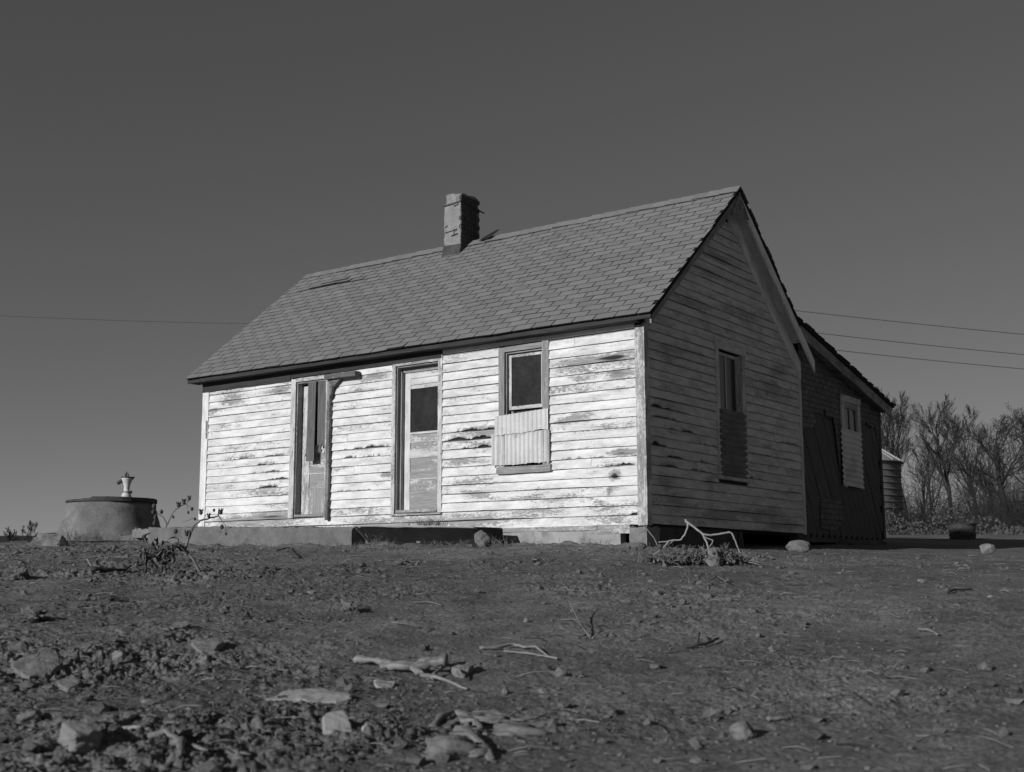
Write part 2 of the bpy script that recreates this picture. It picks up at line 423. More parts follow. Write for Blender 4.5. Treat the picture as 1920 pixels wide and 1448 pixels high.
# ------------------------------------------------------------------ ground mesh
def make_ground():
    yaw0 = YAW
    dense = np.radians(np.linspace(-29, 29, 1150))+yaw0
    rest = np.radians(np.linspace(29, 331, 72)[1:-1])+yaw0
    az = np.r_[dense, rest]
    r = [0.35]
    while r[-1] < 2.4: r.append(r[-1]*1.12)
    while r[-1] < 24: r.append(r[-1]*1.0031)
    while r[-1] < 2500: r.append(r[-1]*1.08)
    r = np.array(r); nr, na = len(r), len(az)
    Rr, Az = np.meshgrid(r, az, indexing='ij')
    X = CAM.x+Rr*np.sin(Az); Y = CAM.y+Rr*np.cos(Az)
    Z = full_h(X.ravel(), Y.ravel()).reshape(X.shape)
    co = np.c_[X.ravel(), Y.ravel(), Z.ravel()]
    i = np.arange(nr-1)[:, None]; j = np.arange(na)[None, :]; j2 = (j+1) % na
    q = np.stack([i*na+j, i*na+j2, (i+1)*na+j2, (i+1)*na+j], -1).reshape(-1, 4)
    q = q[:, ::-1]
    co = np.r_[co, [[CAM.x, CAM.y, gz(CAM.x, CAM.y)]]]; cidx = len(co)-1
    tri = np.c_[np.arange(na), (np.arange(na)+1) % na, np.full(na, cidx)][:, [1, 0, 2]]
    me = bpy.data.meshes.new('ground'); nq, nt = len(q), len(tri)
    me.vertices.add(len(co)); me.vertices.foreach_set('co', co.ravel())
    me.loops.add(nq*4+nt*3); me.loops.foreach_set('vertex_index', np.r_[q.ravel(), tri.ravel()].astype(np.int32))
    me.polygons.add(nq+nt)
    me.polygons.foreach_set('loop_start', np.r_[np.arange(nq)*4, nq*4+np.arange(nt)*3].astype(np.int32))
    me.polygons.foreach_set('use_smooth', [True]*(nq+nt))
    me.update(calc_edges=True); me.validate()
    me.materials.append(M['ground'])
    o = bpy.data.objects.new('ground', me); C.objects.link(o); o['kind'] = 'structure'; o['label'] = 'bare churned dirt yard rising to the house'
make_ground()
# ------------------------------------------------------------------ siding
EXP = .117
def siding(mb, to3, zlines, ulim, holes, wearf, notches, seed, thick=.022, dz=.03, joints=True):
    """lapped boards; to3(u, n, z) -> point; zlines = bottoms of courses; ulim(z)->(u0,u1)"""
    rg = random.Random(seed)
    for k in range(len(zlines)-1):
        z0, z1 = zlines[k], zlines[k+1]; zm = (z0+z1)/2
        a0, b0 = ulim(z0); a1, b1 = ulim(z1)
        if b1-a1 < .03: continue
        segs = [(0.0, 1.0)]
        L = b0-a0
        cuts = []
        for (ha, hb, hz0, hz1) in holes:
            if hz0 < zm < hz1: cuts.append((ha, hb))
        cuts.sort(); iv = []; cur = None
        s = a0
        for (ha, hb) in cuts:
            if ha > s: iv.append((s, ha))
            s = max(s, hb)
        if s < b0: iv.append((s, b0))
        out = []
        for (s, e) in iv:
            if joints and e-s > 1.2 and rg.random() < .28:
                j = rg.uniform(s+.35, e-.35); out += [(s, j-.0015), (j+.0015, e)]
            else: out.append((s, e))
        for (s, e) in out:
            n = max(2, int((e-s)/.022)); off = (rg.uniform(0, 80), rg.uniform(0, 80), rg.uniform(0, 80))
            proud = thick+rg.uniform(-.003, .004); bow = rg.uniform(-.002, .006); zr = rg.uniform(-.003, .003)
            dk = rg.random()
            vs = []; bc = []; w = []; fs = []
            for i in range(n+1):
                t = i/n; u = s+(e-s)*t
                sag = .005*n1(u*.7+seed, 3)+.004*n1(u*1.9+k*3.7, 5)+zr
                ch = 0.0
                for (na, nb, nk, amp, ns) in notches:
                    if nk == k and na <= u <= nb:
                        q = (u-na)/(nb-na); env = min(1, q*5, (1-q)*5)
                        ch = max(ch, 1.0*amp*env*max(.0, .42+.55*n1(u*5+ns, 2)+.3*n1(u*17+ns, 4)+.22*n1(u*60+ns, 7)))
                ch += max(0, .0045*(n1(u*30+k*9.1+seed, 6)-.35))
                zb = z0+sag+ch
                bn = bow*math.sin(math.pi*t)+.0015*n1(u*3+k, 8)
                # gable ends follow the rake
                def lim(z, u):
                    A, B = ulim(min(z, z1)); return min(max(u, A), B)
                zt = z1+dz+sag*.6
                rows = [(zb, .000), (zb, proud+bn), (zb+(z1-zb)*.33, proud*.75+bn*.8), (zb+(z1-zb)*.7, proud*.42+bn*.5), (z1-.013, proud*.16+.002), (z1-.004, proud*.12+.002), (zt, -.001)]
                for ri, (z, nn) in enumerate(rows):
                    uu = lim(z, u) if ri < 6 else lim(z1, u)
                    vs.append(to3(uu, nn, z)); bc.append((u+off[0], (z-z0)+off[1], off[2]))
                    ww = wearf(u, z)
                    if ch > .006 and ri in (1,): ww += .9
                    if ri == 6: ww = 2.0
                    if ri == 5: ww += 1.1  # dark lap line: shadow of the board above put into the colour
                    if ri == 0: ww = 1.2
                    w.append(ww)
            m = 7
            for i in range(n):
                for j in range(m-1):
                    a = i*m+j; fs.append((a, a+m, a+m+1, a+1))
            fs.append(tuple(range(m-1, -1, -1))); fs.append(tuple(range(n*m, n*m+m)))
            mb.add(vs, fs, bc, w)
def gsum(spots):
    def f(u, z):
        s = 0
        for (a, b, ra, rb, q) in spots:
            d = ((u-a)/ra)**2+((z-b)/rb)**2
            if d < 6: s += q*math.exp(-d)
        return s
    return f
# ------------------------------------------------------------------ the farmhouse
RY, RZ, SL = 2.36, 4.69, .832               # ridge, slope
EY = -.20                                   # front eave
SLF = .852
roofz = lambda y: RZ-(SLF if y < RY else SL)*abs(y-RY)
LZ = lambda y: 3.2-.212*(y-4.18)             # lean-to roof
XL = -7.98                                   # left end of the house
house = thing('farmhouse', 'abandoned white clapboard farmhouse with grey shingle roof and rear lean-to', 'house', (0, 0, 0))
# front wall
zl = [.013+EXP*k for k in range(21)]
fholes = [(-6.0, -5.2, .25, 2.31), (-4.0, -3.1, .25, 2.36), (-2.15, -1.36, .70, 2.37)]
fw_wear = gsum([(-.8, 2.05, .55, .05, 1.0), (-.35, 2.03, .3, .09, 1.1), (-.9, 1.94, .4, .05, 1.0), (-.35, 1.83, .22, .06, 1.3), (-.95, 1.82, .2, .05, .7),
    (-.32, .88, .16, .035, 1.6), (-.42, .60, .1, .06, 1.7), (-.5, .43, .03, .05, 1.6), (-.4, .25, .5, .09, .7), (-.3, .08, .6, .1, .9), (-1.2, .35, .5, .06, .6),
    (-2.45, 1.27, .35, .06, 1.2), (-2.5, 1.12, .3, .06, .8), (-2.5, .63, .35, .05, 1.0), (-2.6, .47, .3, .06, .9), (-1.9, .40, .5, .05, .6), (-1.6, .22, .6, .05, .6), (-2.4, .12, .8, .08, .9),
    (-7.4, 2.25, .5, .07, 1.0), (-7.3, 2.12, .35, .06, 1.0), (-7.7, 2.0, .2, .05, .9), (-6.25, 2.16, .22, .05, 1.4), (-6.1, 2.27, .3, .05, .8), (-6.3, .62, .5, .06, .7), (-6.2, .45, .6, .06, .8), (-6.9, .25, 1.0, .1, .8), (-6.2, .30, .6, .06, .9), (-6.5, .1, 1.2, .12, .7),
    (-6.5, 1.1, .4, .05, .6), (-4.35, 2.17, .2, .06, 1.1), (-4.6, 2.0, .4, .05, .5), (-4.1, .80, .12, .05, 1.2), (-4.7, .35, .5, .08, .6), (-4.5, .12, .6, .1, .8), (-3.3, .1, .5, .08, .9),
    (-1.0, 1.32, .4, .05, .75), (-.6, 1.21, .45, .05, .8), (-2.7, .9, .3, .05, .5)])
fn = [(-6.9, -6.02, 8, .022, 1), (-6.75, -6.2, 9, .020, 2), (-6.6, -6.02, 7, .026, 3), (-7.5, -6.02, 10, .024, 4), (-6.8, -6.2, 6, .035, 5),
      (-5.1, -4.1, 9, .024, 6), (-5.0, -4.2, 10, .022, 7), (-4.6, -4.02, 10, .03, 8), (-3.05, -2.2, 10, .034, 9), (-2.9, -2.16, 11, .03, 10), (-2.75, -2.2, 9, .026, 11),
      (-.6, -.12, 6, .06, 12), (-.25, -.1, 1, .045, 13), (-1.2, -.5, 7, .012, 14), (-5.1, -4.3, 5, .012, 15)]
mb = MB(); siding(mb, lambda u, n, z: (u, -n, z), zl, lambda z: (XL+.13, -.10), fholes, fw_wear, fn, 3)
fwall = mb.build('front_wall', M['siding'], house); fwall['label'] = 'sunlit front wall of peeling white clapboards'
# gable wall
gzl = [.02+EXP*k for k in range(38)]
def glim(z):
    zz = max(0, (z+.36-roofz(0))/SL) if z+.36 > roofz(0) else 0
    return (max(.09, zz), min(4.60, 2*RY-zz))
gwear = gsum([(2.0, 3.65, .5, .05, 1.2), (1.8, 3.4, .6, .06, .9), (1.2, 2.9, .5, .08, .8), (2.6, 3.0, .6, .07, .8), (.5, 1.5, .3, .06, .6), (3.6, 2.1, .5, .08, 1.0), (3.9, 2.35, .4, .1, 1.1), (3.2, 1.95, .4, .05, .9),
    (.7, .3, .6, .08, 1.0), (1.8, .2, .6, .08, 1.0), (3.0, .25, .8, .08, 1.0), (4.0, .12, .6, .08, 1.1), (1.0, 2.2, .6, .08, .7), (.4, .55, .2, .1, .9), (1.6, .6, .15, .1, .9), (4.0, .6, .4, .06, .8), (3.4, 1.2, .4, .05, .5)])
gn_ = [(.1, .6, 12, .03, 1), (.1, .9, 11, .022, 2), (.1, .5, 8, .05, 3), (.1, 1.8, 7, .02, 4), (.1, 1.8, 6, .022, 5), (.5, 1.3, 10, .035, 6), (1.0, 1.85, 9, .018, 7), (2.8, 4.5, 9, .01, 8), (2.75, 3.3, 6, .025, 9), (3.8, 4.6, 11, .015, 10)]
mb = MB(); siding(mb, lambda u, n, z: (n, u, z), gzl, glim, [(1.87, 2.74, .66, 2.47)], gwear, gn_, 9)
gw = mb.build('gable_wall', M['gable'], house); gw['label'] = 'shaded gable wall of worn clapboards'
# left end and rear walls (unseen sides)
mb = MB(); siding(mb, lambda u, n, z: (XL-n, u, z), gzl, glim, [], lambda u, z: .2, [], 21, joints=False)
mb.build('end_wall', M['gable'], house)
mb = MB(); siding(mb, lambda u, n, z: (u, 8.15+n, z), [.02+EXP*k for k in range(20)], lambda z: (XL+.05, -.05), [], lambda u, z: .6, [], 22)
mb.build('rear_wall', M['gable'], house)
# sheathing behind the boards (with door and window openings), closes the shell
mb = MB()
def sheet(mb, axis, pos, u0, u1, z0, z1, holes, th):
    us = sorted(set([u0, u1]+[h[0]+.06 for h in holes]+[h[1]-.06 for h in holes])); zs = sorted(set([z0, z1]+[max(z0, h[2]) for h in holes]+[h[3]-.04 for h in holes]))
    for a, b in zip(us, us[1:]):
        for c, d in zip(zs, zs[1:]):
            um, zm = (a+b)/2, (c+d)/2
            if any(h[0]+.05 < um < h[1]-.05 and h[2]-.01 < zm < h[3]-.03 for h in holes): continue
            if axis == 1: mb.box((a, pos, c), (b, pos+th, d))
            else: mb.box((pos, a, c), (pos+th, b, d))
sheet(mb, 1, .002, XL+.01, -.01, 0, 2.44, fholes, .03)
sheet(mb, 0, -.034, .04, 4.64, 0, 2.44, [(1.87, 2.74, .66, 2.5)], .03)
mb.prism([(-.004, .04, 2.441), (-.004, 4.64, 2.441), (-.004, RY, 4.45)], (-.03, 0, 0))
mb.prism([(XL+.004, .04, 0), (XL+.004, 8.1, 0), (XL+.004, 8.1, 2.15), (XL+.004, 4.68, 2.8), (XL+.004, RY, 4.45), (XL+.004, .04, 2.5)], (.03, 0, 0))
mb.box((XL+.01, 8.11, 0), (-.01, 8.145, 2.2))
mb.build('sheathing', M['void'], house)
mb = MB(); mb.box((XL+.03, .035, -.02), (-.04, 8.1, .0)); mb.build('floor_deck', M['void'], house)
# corner boards
mb = MB(); mb.box((-.105, -.026, .0), (-.0, -.001, 2.40), .002, .25); mb.box((.001, -.024, .0), (.024, .088, 2.42), .002, .15)
o = mb.build('corner_board', M['trim'], house)
mb = MB(); mb.box((XL-.02, -.026, .0), (XL+.125, -.001, 2.36), .002, -.25); mb.box((XL+.09, -.04, 1.55), (XL+.115, -.027, 1.83), .001, .8)
mb.build('corner_board', M['siding'], house)
mb = MB(); mb.box((.001, 4.60, .0), (.02, 4.70, 2.44), .002, .1); mb.build('corner_board', M['gable'], house)
# ---- roof
def shingles(mb, P0, du, ds, nn, W, L, seed, e=.135, tabw=.305, damage=()):
    """P0 eave start, du along eave, ds up slope, nn normal"""
    rg = random.Random(seed); nrow = int(L/e)+1
    P0, du, ds, nn = V(P0), V(du), V(ds), V(nn)
    for r in range(nrow):
        s0 = r*e-.012; s1 = min(L, (r+1)*e+.03)
        if s0 > L-.02: break
        off = (r % 2)*tabw*.5+rg.uniform(-.02, .02)+(r//2 % 3)*.012
        u = -tabw+off; shade = rg.uniform(-.1, .1)
        while u < W:
            a = max(u+.0075, -.012+rg.uniform(-.008, .008)); b = min(u+tabw-.0075, W+.012+rg.uniform(-.012, .012)); u += tabw
            if b-a < .03: continue
            lift = .010+rg.uniform(-.001, .002); tilt = rg.uniform(-.002, .002)
            dmg = 0
            for (ua, ub, rr, amt) in damage:
                if rr == r and a < ub and b > ua: dmg = amt*max(.15, math.sin(math.pi*min(1, max(0, ((a+b)/2-ua)/(ub-ua)))))
            if rg.random() < .0: lift += rg.uniform(.008, .02)
            lift += dmg
            offb = (rg.uniform(0, 40), rg.uniform(0, 40), min(1, max(0, rg.random()*.8+.1+shade)))
            n = 3; vs = []; bc = []; w = []; fs = []
            for i in range(n+1):
                uu = a+(b-a)*i/n
                wav = .011*n1(uu*1.3+r*.21, 11)+.006*n1(uu*2.3+r*1.7, 12)+.003*n1(uu*7+r*5, 13)
                bul = .006*n1(uu*.5, 14)+.0015*n1(uu*2.2+r*.5, 15)
                lo = s0+wav; 
                q = P0+du*uu+nn*bul
                pb = q+ds*lo+nn*(lift+tilt*(i/n-.5)); pt = q+ds*s1+nn*.002; pu = q+ds*lo+nn*(-.004)
                vs += [pu, pb, pb, pt]; bc += [(uu+offb[0], offb[1], offb[2])]*2+[(uu+offb[0], lo+offb[1], offb[2]), (uu+offb[0], s1+offb[1], offb[2])]
                w += [1.0, 1.0, 0.0, 0.0]
            for i in range(n):
                k = i*4; fs += [(k, k+4, k+5, k+1), (k+2, k+6, k+7, k+3)]
            o = len(vs)
            for i in (0, n):                                   # side edges
                k = i*4; vs += [vs[k], vs[k+1], vs[k+3]]; bc += [bc[k]]*3; w += [1.0]*3
                fs.append((o, o+1, o+2)); o += 3
            mb.add(vs, fs, bc, w)
RX0, RX1 = -8.2, .22
cs = 1/math.hypot(1, SLF); sn = SLF*cs
mb = MB(); Lf = (RY-EY)/cs
th = .03
def slope_deck(mb, y0, z0, y1, z1, x0, x1, t=.05):
    d = V((0, y1-y0, z1-z0)).normalized(); nrm = V((0, -d.z, d.y)) if d.y > 0 else V((0, d.z, -d.y))
    n2 = 10; vs = []; fs = []; w = []
    mb.prism([(x0, y0, z0), (x1, y0, z0), (x1, y1, z1), (x0, y1, z1)], -nrm*t, 1.0)
slope_deck(mb, EY+.01, roofz(EY)+.0, RY, RZ, RX0, RX1-.002)
slope_deck(mb, RY, RZ-.002, 4.30, roofz(4.30), RX0, RX1-.002)
slope_deck(mb, 4.16, LZ(4.16), 8.33, LZ(8.33), RX0, RX1-.01)
LS = Lf; dmg = [(.35, 1.9, 20, .034), (.8, 1.5, 21, .02), (1.95, 2.2, 0, .02), (4.3, 4.5, 0, .015)]
shingles(mb, (RX0, EY-.02, roofz(EY)-.012), (1, 0, 0), (0, cs, sn), (0, -sn, cs), RX1-RX0, Lf+.01, 5, damage=dmg)
cr = 1/math.hypot(1, SL); sr = SL*cr
shingles(mb, (RX0, 4.22, roofz(4.22)), (1, 0, 0), (0, -cr, sr), (0, sr, cr), RX1-RX0, (4.22-RY)/cr, 6)
cl = 1/math.hypot(1, .212); sl_ = .212*cl
shingles(mb, (RX0, 8.33, LZ(8.33)), (1, 0, 0), (0, -cl, sl_), (0, sl_, cl), RX1-RX0, 4.17/cl, 7)
# ridge caps
x = RX0
while x < RX1-.02:
    L = min(.30, RX1+.01-x); rg = random.uniform(-.004, .004); dd = random.uniform(.16, .185)
    z = RZ+.022+rg; bcv = (random.uniform(0, 40), random.uniform(0, 40), random.uniform(.2, .9))
    yo, yb = dd*cs, dd*sn
    for sgn in (-1, 1):
        vs = [(x, RY, z+.012), (x+L, RY, z), (x+L, RY+sgn*yo, z-yb), (x, RY+sgn*yo, z+.012-yb), (x, RY, z-.004), (x, RY+sgn*yo, z-yb-.006), (x+L, RY+sgn*yo, z-yb-.012)]
        mb.add(vs, [(0, 1, 2, 3)], [(v[0]+bcv[0], v[1]+bcv[1], bcv[2]) for v in vs], [0]*7)
        mb.add(vs, [(0, 3, 5, 4), (3, 2, 6, 5)], [bcv]*7, [1.0]*7)
    x += .215
# a curled ridge shingle beside the chimney
mb.add([(-4.25, RY-.12, RZ-.04), (-4.02, RY-.12, RZ-.03), (-3.98, RY+.02, RZ+.13), (-4.22, RY+.02, RZ+.06), (-3.94, RY+.05, RZ+.135)], [(0, 1, 2, 3), (1, 4, 2)], None, [1.0]*5)
roof = mb.build('roof', M['shingle'], house); roof['label'] = 'grey asphalt shingle roof with wavy courses'
# chimney (a part of the roof)
mb = MB()
def roughbox(mb, x0, x1, y0, y1, z0, z1, jit, seed, nz=14):
    n = 5; per = [(x0+(x1-x0)*i/n, y0) for i in range(n)]+[(x1, y0+(y1-y0)*i/n) for i in range(n)]+[(x1-(x1-x0)*i/n, y1) for i in range(n)]+[(x0, y1-(y1-y0)*i/n) for i in range(n)]
    m = len(per); vs = []; fs = []
    cx, cy = (x0+x1)/2, (y0+y1)/2
    for k in range(nz+1):
        z = z0+(z1-z0)*k/nz
        for i, (a, b) in enumerate(per):
            d = 1+jit*n1(i*.9+k*.55, seed)+jit*.6*n1(i*2.7+k*2.1, seed+1)
            zz = z+(jit*.5*n1(i*1.1, seed+2) if k == nz else 0)
            vs.append((cx+(a-cx)*d, cy+(b-cy)*d, zz))
    for k in range(nz):
        for i in range(m):
            a = k*m+i; b = k*m+(i+1) % m; fs.append((a, b, b+m, a+m))
    c = len(vs); vs.append((cx, cy, z1-.05)); fs += [(nz*m+i, nz*m+(i+1) % m, c) for i in range(m)]
    mb.add(vs, fs)
cy0, cy1 = 2.10, 2.58
roughbox(mb, -4.82, -4.49, cy0, cy1, 4.3, 5.30, .035, 3, 18); roughbox(mb, -4.80, -4.49, cy0+.015, cy1-.01, 5.30, 5.46, .04, 6, 5)
chim = mb.build('chimney', M['mortar'], roof); chim['label'] = 'stuccoed square chimney with broken top'
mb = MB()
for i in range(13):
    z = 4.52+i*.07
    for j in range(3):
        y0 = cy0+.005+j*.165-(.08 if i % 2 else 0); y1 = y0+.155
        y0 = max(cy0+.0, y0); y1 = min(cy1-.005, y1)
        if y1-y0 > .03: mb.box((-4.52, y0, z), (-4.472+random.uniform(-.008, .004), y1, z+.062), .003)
mb.build('brick_side', M['chimbrick'], chim)  # separate darker brick layer laid over the stucco on this side only
mb = MB(); mb.beam((-4.86, cy0-.012, 5.285), (-4.46, cy0-.012, 5.31), (0, 0, .022), (0, .01, 0)); mb.beam((-4.468, cy0-.03, 5.31), (-4.468, cy1+.11, 5.25), (0, 0, .02), (.01, 0, 0)); mb.build('iron_strap', M['rust'], chim)
mb = MB()
mb.prism([(-4.84, 2.05, roofz(2.05)+.0), (-4.475, 2.05, roofz(2.05)), (-4.475, 2.092, roofz(2.05)+.19), (-4.83, 2.092, roofz(2.05)+.20)], (0, .004, 0))
mb.build('flashing', M['darkconc'], chim)
mb = MB()
for (xa, xb, za, zb) in ((-4.80, -4.56, 4.84, 4.86), (-4.62, -4.61, 4.78, 4.85), (-4.80, -4.75, 4.93, 4.945), (-4.67, -4.54, 4.765, 4.785), (-4.62, -4.52, 5.255, 5.27)):
    mb = MB(); mb.beam((xa, cy0-.008, za), (xb, cy0-.008, zb), (0, 0, .012), (0, .012, 0), .003); mb.build('crack', M['void'], chim)
# ---- eave: fascia, soffit, frieze
mb = MB(); 
n = 40
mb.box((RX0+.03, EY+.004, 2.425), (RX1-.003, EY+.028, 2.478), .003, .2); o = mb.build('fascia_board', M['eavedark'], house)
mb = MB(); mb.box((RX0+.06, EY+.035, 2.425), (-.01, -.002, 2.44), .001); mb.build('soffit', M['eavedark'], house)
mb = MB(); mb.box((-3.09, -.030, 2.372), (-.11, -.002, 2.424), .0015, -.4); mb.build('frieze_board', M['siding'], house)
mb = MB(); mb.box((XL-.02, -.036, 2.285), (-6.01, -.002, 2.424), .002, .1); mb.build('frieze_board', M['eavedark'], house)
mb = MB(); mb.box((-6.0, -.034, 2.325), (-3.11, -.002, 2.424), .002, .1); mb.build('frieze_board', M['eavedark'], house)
mb = MB(); mb.box((XL+.10, EY+.06, 2.2), (XL+.16, -.04, 2.424)); 
# ---- rakes at the gable: frieze on the wall, soffit, barge boards
def rake(y0, y1, zf, x0, x1, top, bot, mat, name, par=house, jit=.002):
    mb = MB(); n = 14
    for side in (0,):
        P = [V((0, y0+(y1-y0)*i/n, zf(y0+(y1-y0)*i/n))) for i in range(n+1)]
        vs = []; fs = []; bc = []; k0 = random.uniform(0, 50)
        for i, p in enumerate(P):
            for (xx, dzz) in ((x0, top), (x1, top), (x1, bot), (x0, bot)):
                vs.append((xx+random.uniform(-jit, jit), p.y, p.z+dzz)); bc.append((abs(p.y)*1.3+k0, dzz*.8+k0, xx+k0))
        for i in range(n):
            for j in range(4):
                a = i*4+j; b = i*4+(j+1) % 4; fs.append((a, b, b+4, a+4))
        fs.append((3, 2, 1, 0)); fs.append((n*4, n*4+1, n*4+2, n*4+3))
        mb.add(vs, fs, bc)
    return mb.build(name, mat, par)
rake(.012, RY, roofz, .003, .027, -.14, -.375, M['gable'], 'rake_frieze')
rake(RY, 4.70, roofz, .003, .027, -.14, -.41, M['palerake'], 'rake_frieze')
rake(.02, RY, roofz, .0275, .186, -.125, -.14, M['soffit'], 'rake_soffit')
rake(RY, 4.42, roofz, .0275, .186, -.125, -.14, M['soffit'], 'rake_soffit')
rake(EY+.03, RY, roofz, .187, .210, -.045, -.17, M['lean'], 'barge_board')
rake(RY, 4.80, roofz, .187, .212, -.045, -.225, M['palerake'], 'barge_board')
rake(4.34, 8.30, LZ, .150, .172, -.045, -.215, M['lean'], 'barge_board')
rake(4.34, 8.24, LZ, -.03, .149, -.13, -.145, M['darktrim'], 'rake_soffit')
mb = MB(); mb.prism([(.211, RY-.26, roofz(RY-.26)-.19), (.211, RY+.26, roofz(RY+.26)-.19), (.211, RY+.02, roofz(RY)-.1), (.211, RY-.02, roofz(RY)-.1)], (.012, 0, 0)); mb.build('gable_plate', M['darktrim'], house)
# ---- doors
def panel_door(par, x0, x1, z0, z1, y, glass, panels, stile, mat, label, split=None):
    d = MB(); t = .035
    rails = [z0]+[v for p in panels for v in (p[0], p[1])]+[glass[0], glass[1], z1]
    d.box((x0, y, z0), (x0+stile, y+t, z1), .001, .0); d.box((x1-stile, y, z0), (x1, y+t, z1), .001, .1)
    edges = sorted([(p[0], p[1]) for p in panels]+[glass]); cur = z0
    for (a, b) in edges:
        d.box((x0+stile, y+.001, cur), (x1-stile, y+t-.001, a), .0008, .8 if cur < 1.0 else .1); cur = b
    d.box((x0+stile, y+.001, cur), (x1-stile, y+t-.001, z1), .0008, -.4)
    o = d.build('door', mat, par); o['label'] = label
    p = MB()
    for (a, b) in panels: p.box((x0+stile, y+.012, a), (x1-stile, y+.022, b), .0005, .75 if a < 1.0 else .45); p.beam((x0+stile, y+.008, b-.008), (x1-stile, y+.008, b-.008), (0, 0, .014), (0, .012, 0))
    if panels: p.build('door_panel', mat, o)
    return o
# left door, boarded
d1 = panel_door(house, -5.865, -5.26, .30, 2.20, .105, (1.31, 2.10), [(.98, 1.20), (.68, .90)], .145, M['door'], 'left door with broken glass covered by nailed planks')
mb = MB(); mb.blob((-5.755, .09, 1.17), (.028, .03, .028), 2, .05, 4); mb.box((-5.775, .098, 1.09), (-5.735, .104, 1.25)); mb.build('door_knob', M['rust'], d1)
def plank(x0, x1, z0, z1, y, seed, mat=M['wood'], th=.024, ragged=.02, lean=0.0):
    m = MB(); n = 10; k = random.uniform(0, 50); vs = []; bc = []; fs = []
    rows = [z0+(z1-z0)*j/8 for j in range(9)]
    for j, z in enumerate(rows):
        for i in range(n+1):
            xx = x0+(x1-x0)*i/n+lean*(z-z1)
            zz = z+(ragged*n1(i*1.7+seed, 3) if j == 0 else 0)
            vs.append((xx, y, zz)); bc.append((z+k, xx+k, k))
    m0 = len(vs)
    vs += [(v[0], v[1]+th, v[2]) for v in vs]; bc += bc
    W = n+1
    for j in range(8):
        for i in range(n):
            a = j*W+i; fs += [(a, a+1, a+W+1, a+W), (m0+a+W, m0+a+W+1, m0+a+1, m0+a)]
        fs += [(j*W, j*W+W, m0+j*W+W, m0+j*W), (j*W+n, m0+j*W+n, m0+j*W+W+n, j*W+W+n)]
    fs += [(i, m0+i, m0+i+1, i+1) for i in range(n)]+[(8*W+i, 8*W+i+1, m0+8*W+i+1, m0+8*W+i) for i in range(n)]
    m.add(vs, fs, bc, [.2]*len(vs)); return m
pa = plank(-5.665, -5.505, 1.07, 2.235, -.004, 1, ragged=.003, lean=.012).build('nailed_plank', M['wood'], d1); pa['label'] = 'longer dark plank nailed across the broken left door glass'
m = plank(-5.465, -5.295, 1.28, 2.235, .0, 5, ragged=.03, lean=-.005); m.beam((-5.42, .01, 1.20), (-5.40, .012, 1.32), (.035, 0, 0), (0, .02, 0), .005); m.blob((-5.395, .01, 1.205), (.035, .015, .03), 2, .3, 2)
pb = m.build('nailed_plank', M['wood'], d1); pb['label'] = 'shorter splintered plank nailed across the broken left door glass'
mb = MB(); mb.box((-5.90, .002, .27), (-5.885, .14, 2.26), .001, .4);
mb.box((-5.292, .002, .27), (-5.278, .14, 2.26), .001, .3); mb.box((-5.884, .002, 2.235), (-5.293, .14, 2.25), .001, .3); mb.box((-5.884, -.02, .262), (-5.293, .15, .298), .002, .5)
mb.build('door_jamb', M['trimgray'], house)
mb = MB(); mb.box((-6.0, -.028, .25), (-5.902, .0, 2.305), .0015, .0); mb.box((-5.901, -.027, 2.255), (-5.277, .001, 2.31), .0015, .0); mb.box((-5.276, -.028, .24), (-5.20, .0, 2.31), .0015, .2)
mb.build('door_frame', M['trim'], house)
# bracket: remains of a small porch hood beside the left door
mb = MB(); mb.box((-5.205, -.075, .20), (-5.15, -.029, 2.21), .002, .3)
mb.box((-5.21, -.14, 2.215), (-4.60, -.03, 2.285), .002, .5); mb.prism([(-5.15, -.09, 2.214), (-4.95, -.09, 2.214), (-5.0, -.09, 2.165), (-5.09, -.09, 2.10), (-5.125, -.09, 1.96), (-5.15, -.09, 1.94)], (0, .05, 0), .3)
o = mb.build('hood_bracket', M['darktrim'], house); o['label'] = 'grey board and brace left from a porch hood'
# right door
d2 = panel_door(house, -3.885, -3.17, .30, 2.205, .12, (1.37, 1.975), [(1.13, 1.24), (.83, 1.03), (.55, .73)], .10, M['door'], 'right door with dark glass over peeling panels')
mb = MB(); mb.box((-3.786, .135, 1.368), (-3.268, .141, 1.977)); mb.build('door_glass', M['glass'], d2)
for za, zb in ((2.03, 2.055), (2.12, 2.135), (1.34, 1.366)):
    mb = MB(); mb.box((-3.78, .108, za), (-3.275, .119, zb), .001, -.3); mb.build('door_moulding', M['door'], d2)
mb = MB(); mb.box((-3.932, .002, .27), (-3.918, .16, 2.29), .001, .6); mb.box((-3.917, .06, .3), (-3.89, .118, 2.22), .001, .7)
mb.box((-3.186, .002, .27), (-3.172, .16, 2.29), .001, .3); mb.box((-3.917, .002, 2.27), (-3.187, .16, 2.285), .001, .5); mb.box((-3.917, -.02, .262), (-3.187, .165, .298), .002, .3); mb.box((-3.916, .10, 2.206), (-3.187, .159, 2.269), .001, .5)
mb.build('door_jamb', M['trimgray'], house)
mb = MB(); mb.box((-4.0, -.028, .25), (-3.934, .0, 2.36), .0015, .1); mb.box((-3.933, -.027, 2.29), (-3.171, .001, 2.345), .0015, .35); mb.box((-3.17, -.028, .24), (-3.10, .0, 2.365), .0015, -.1); mb.box((-4.0, -.045, .225), (-3.1, -.002, .249), .002, .5)
mb.build('door_frame', M['trim'], house)
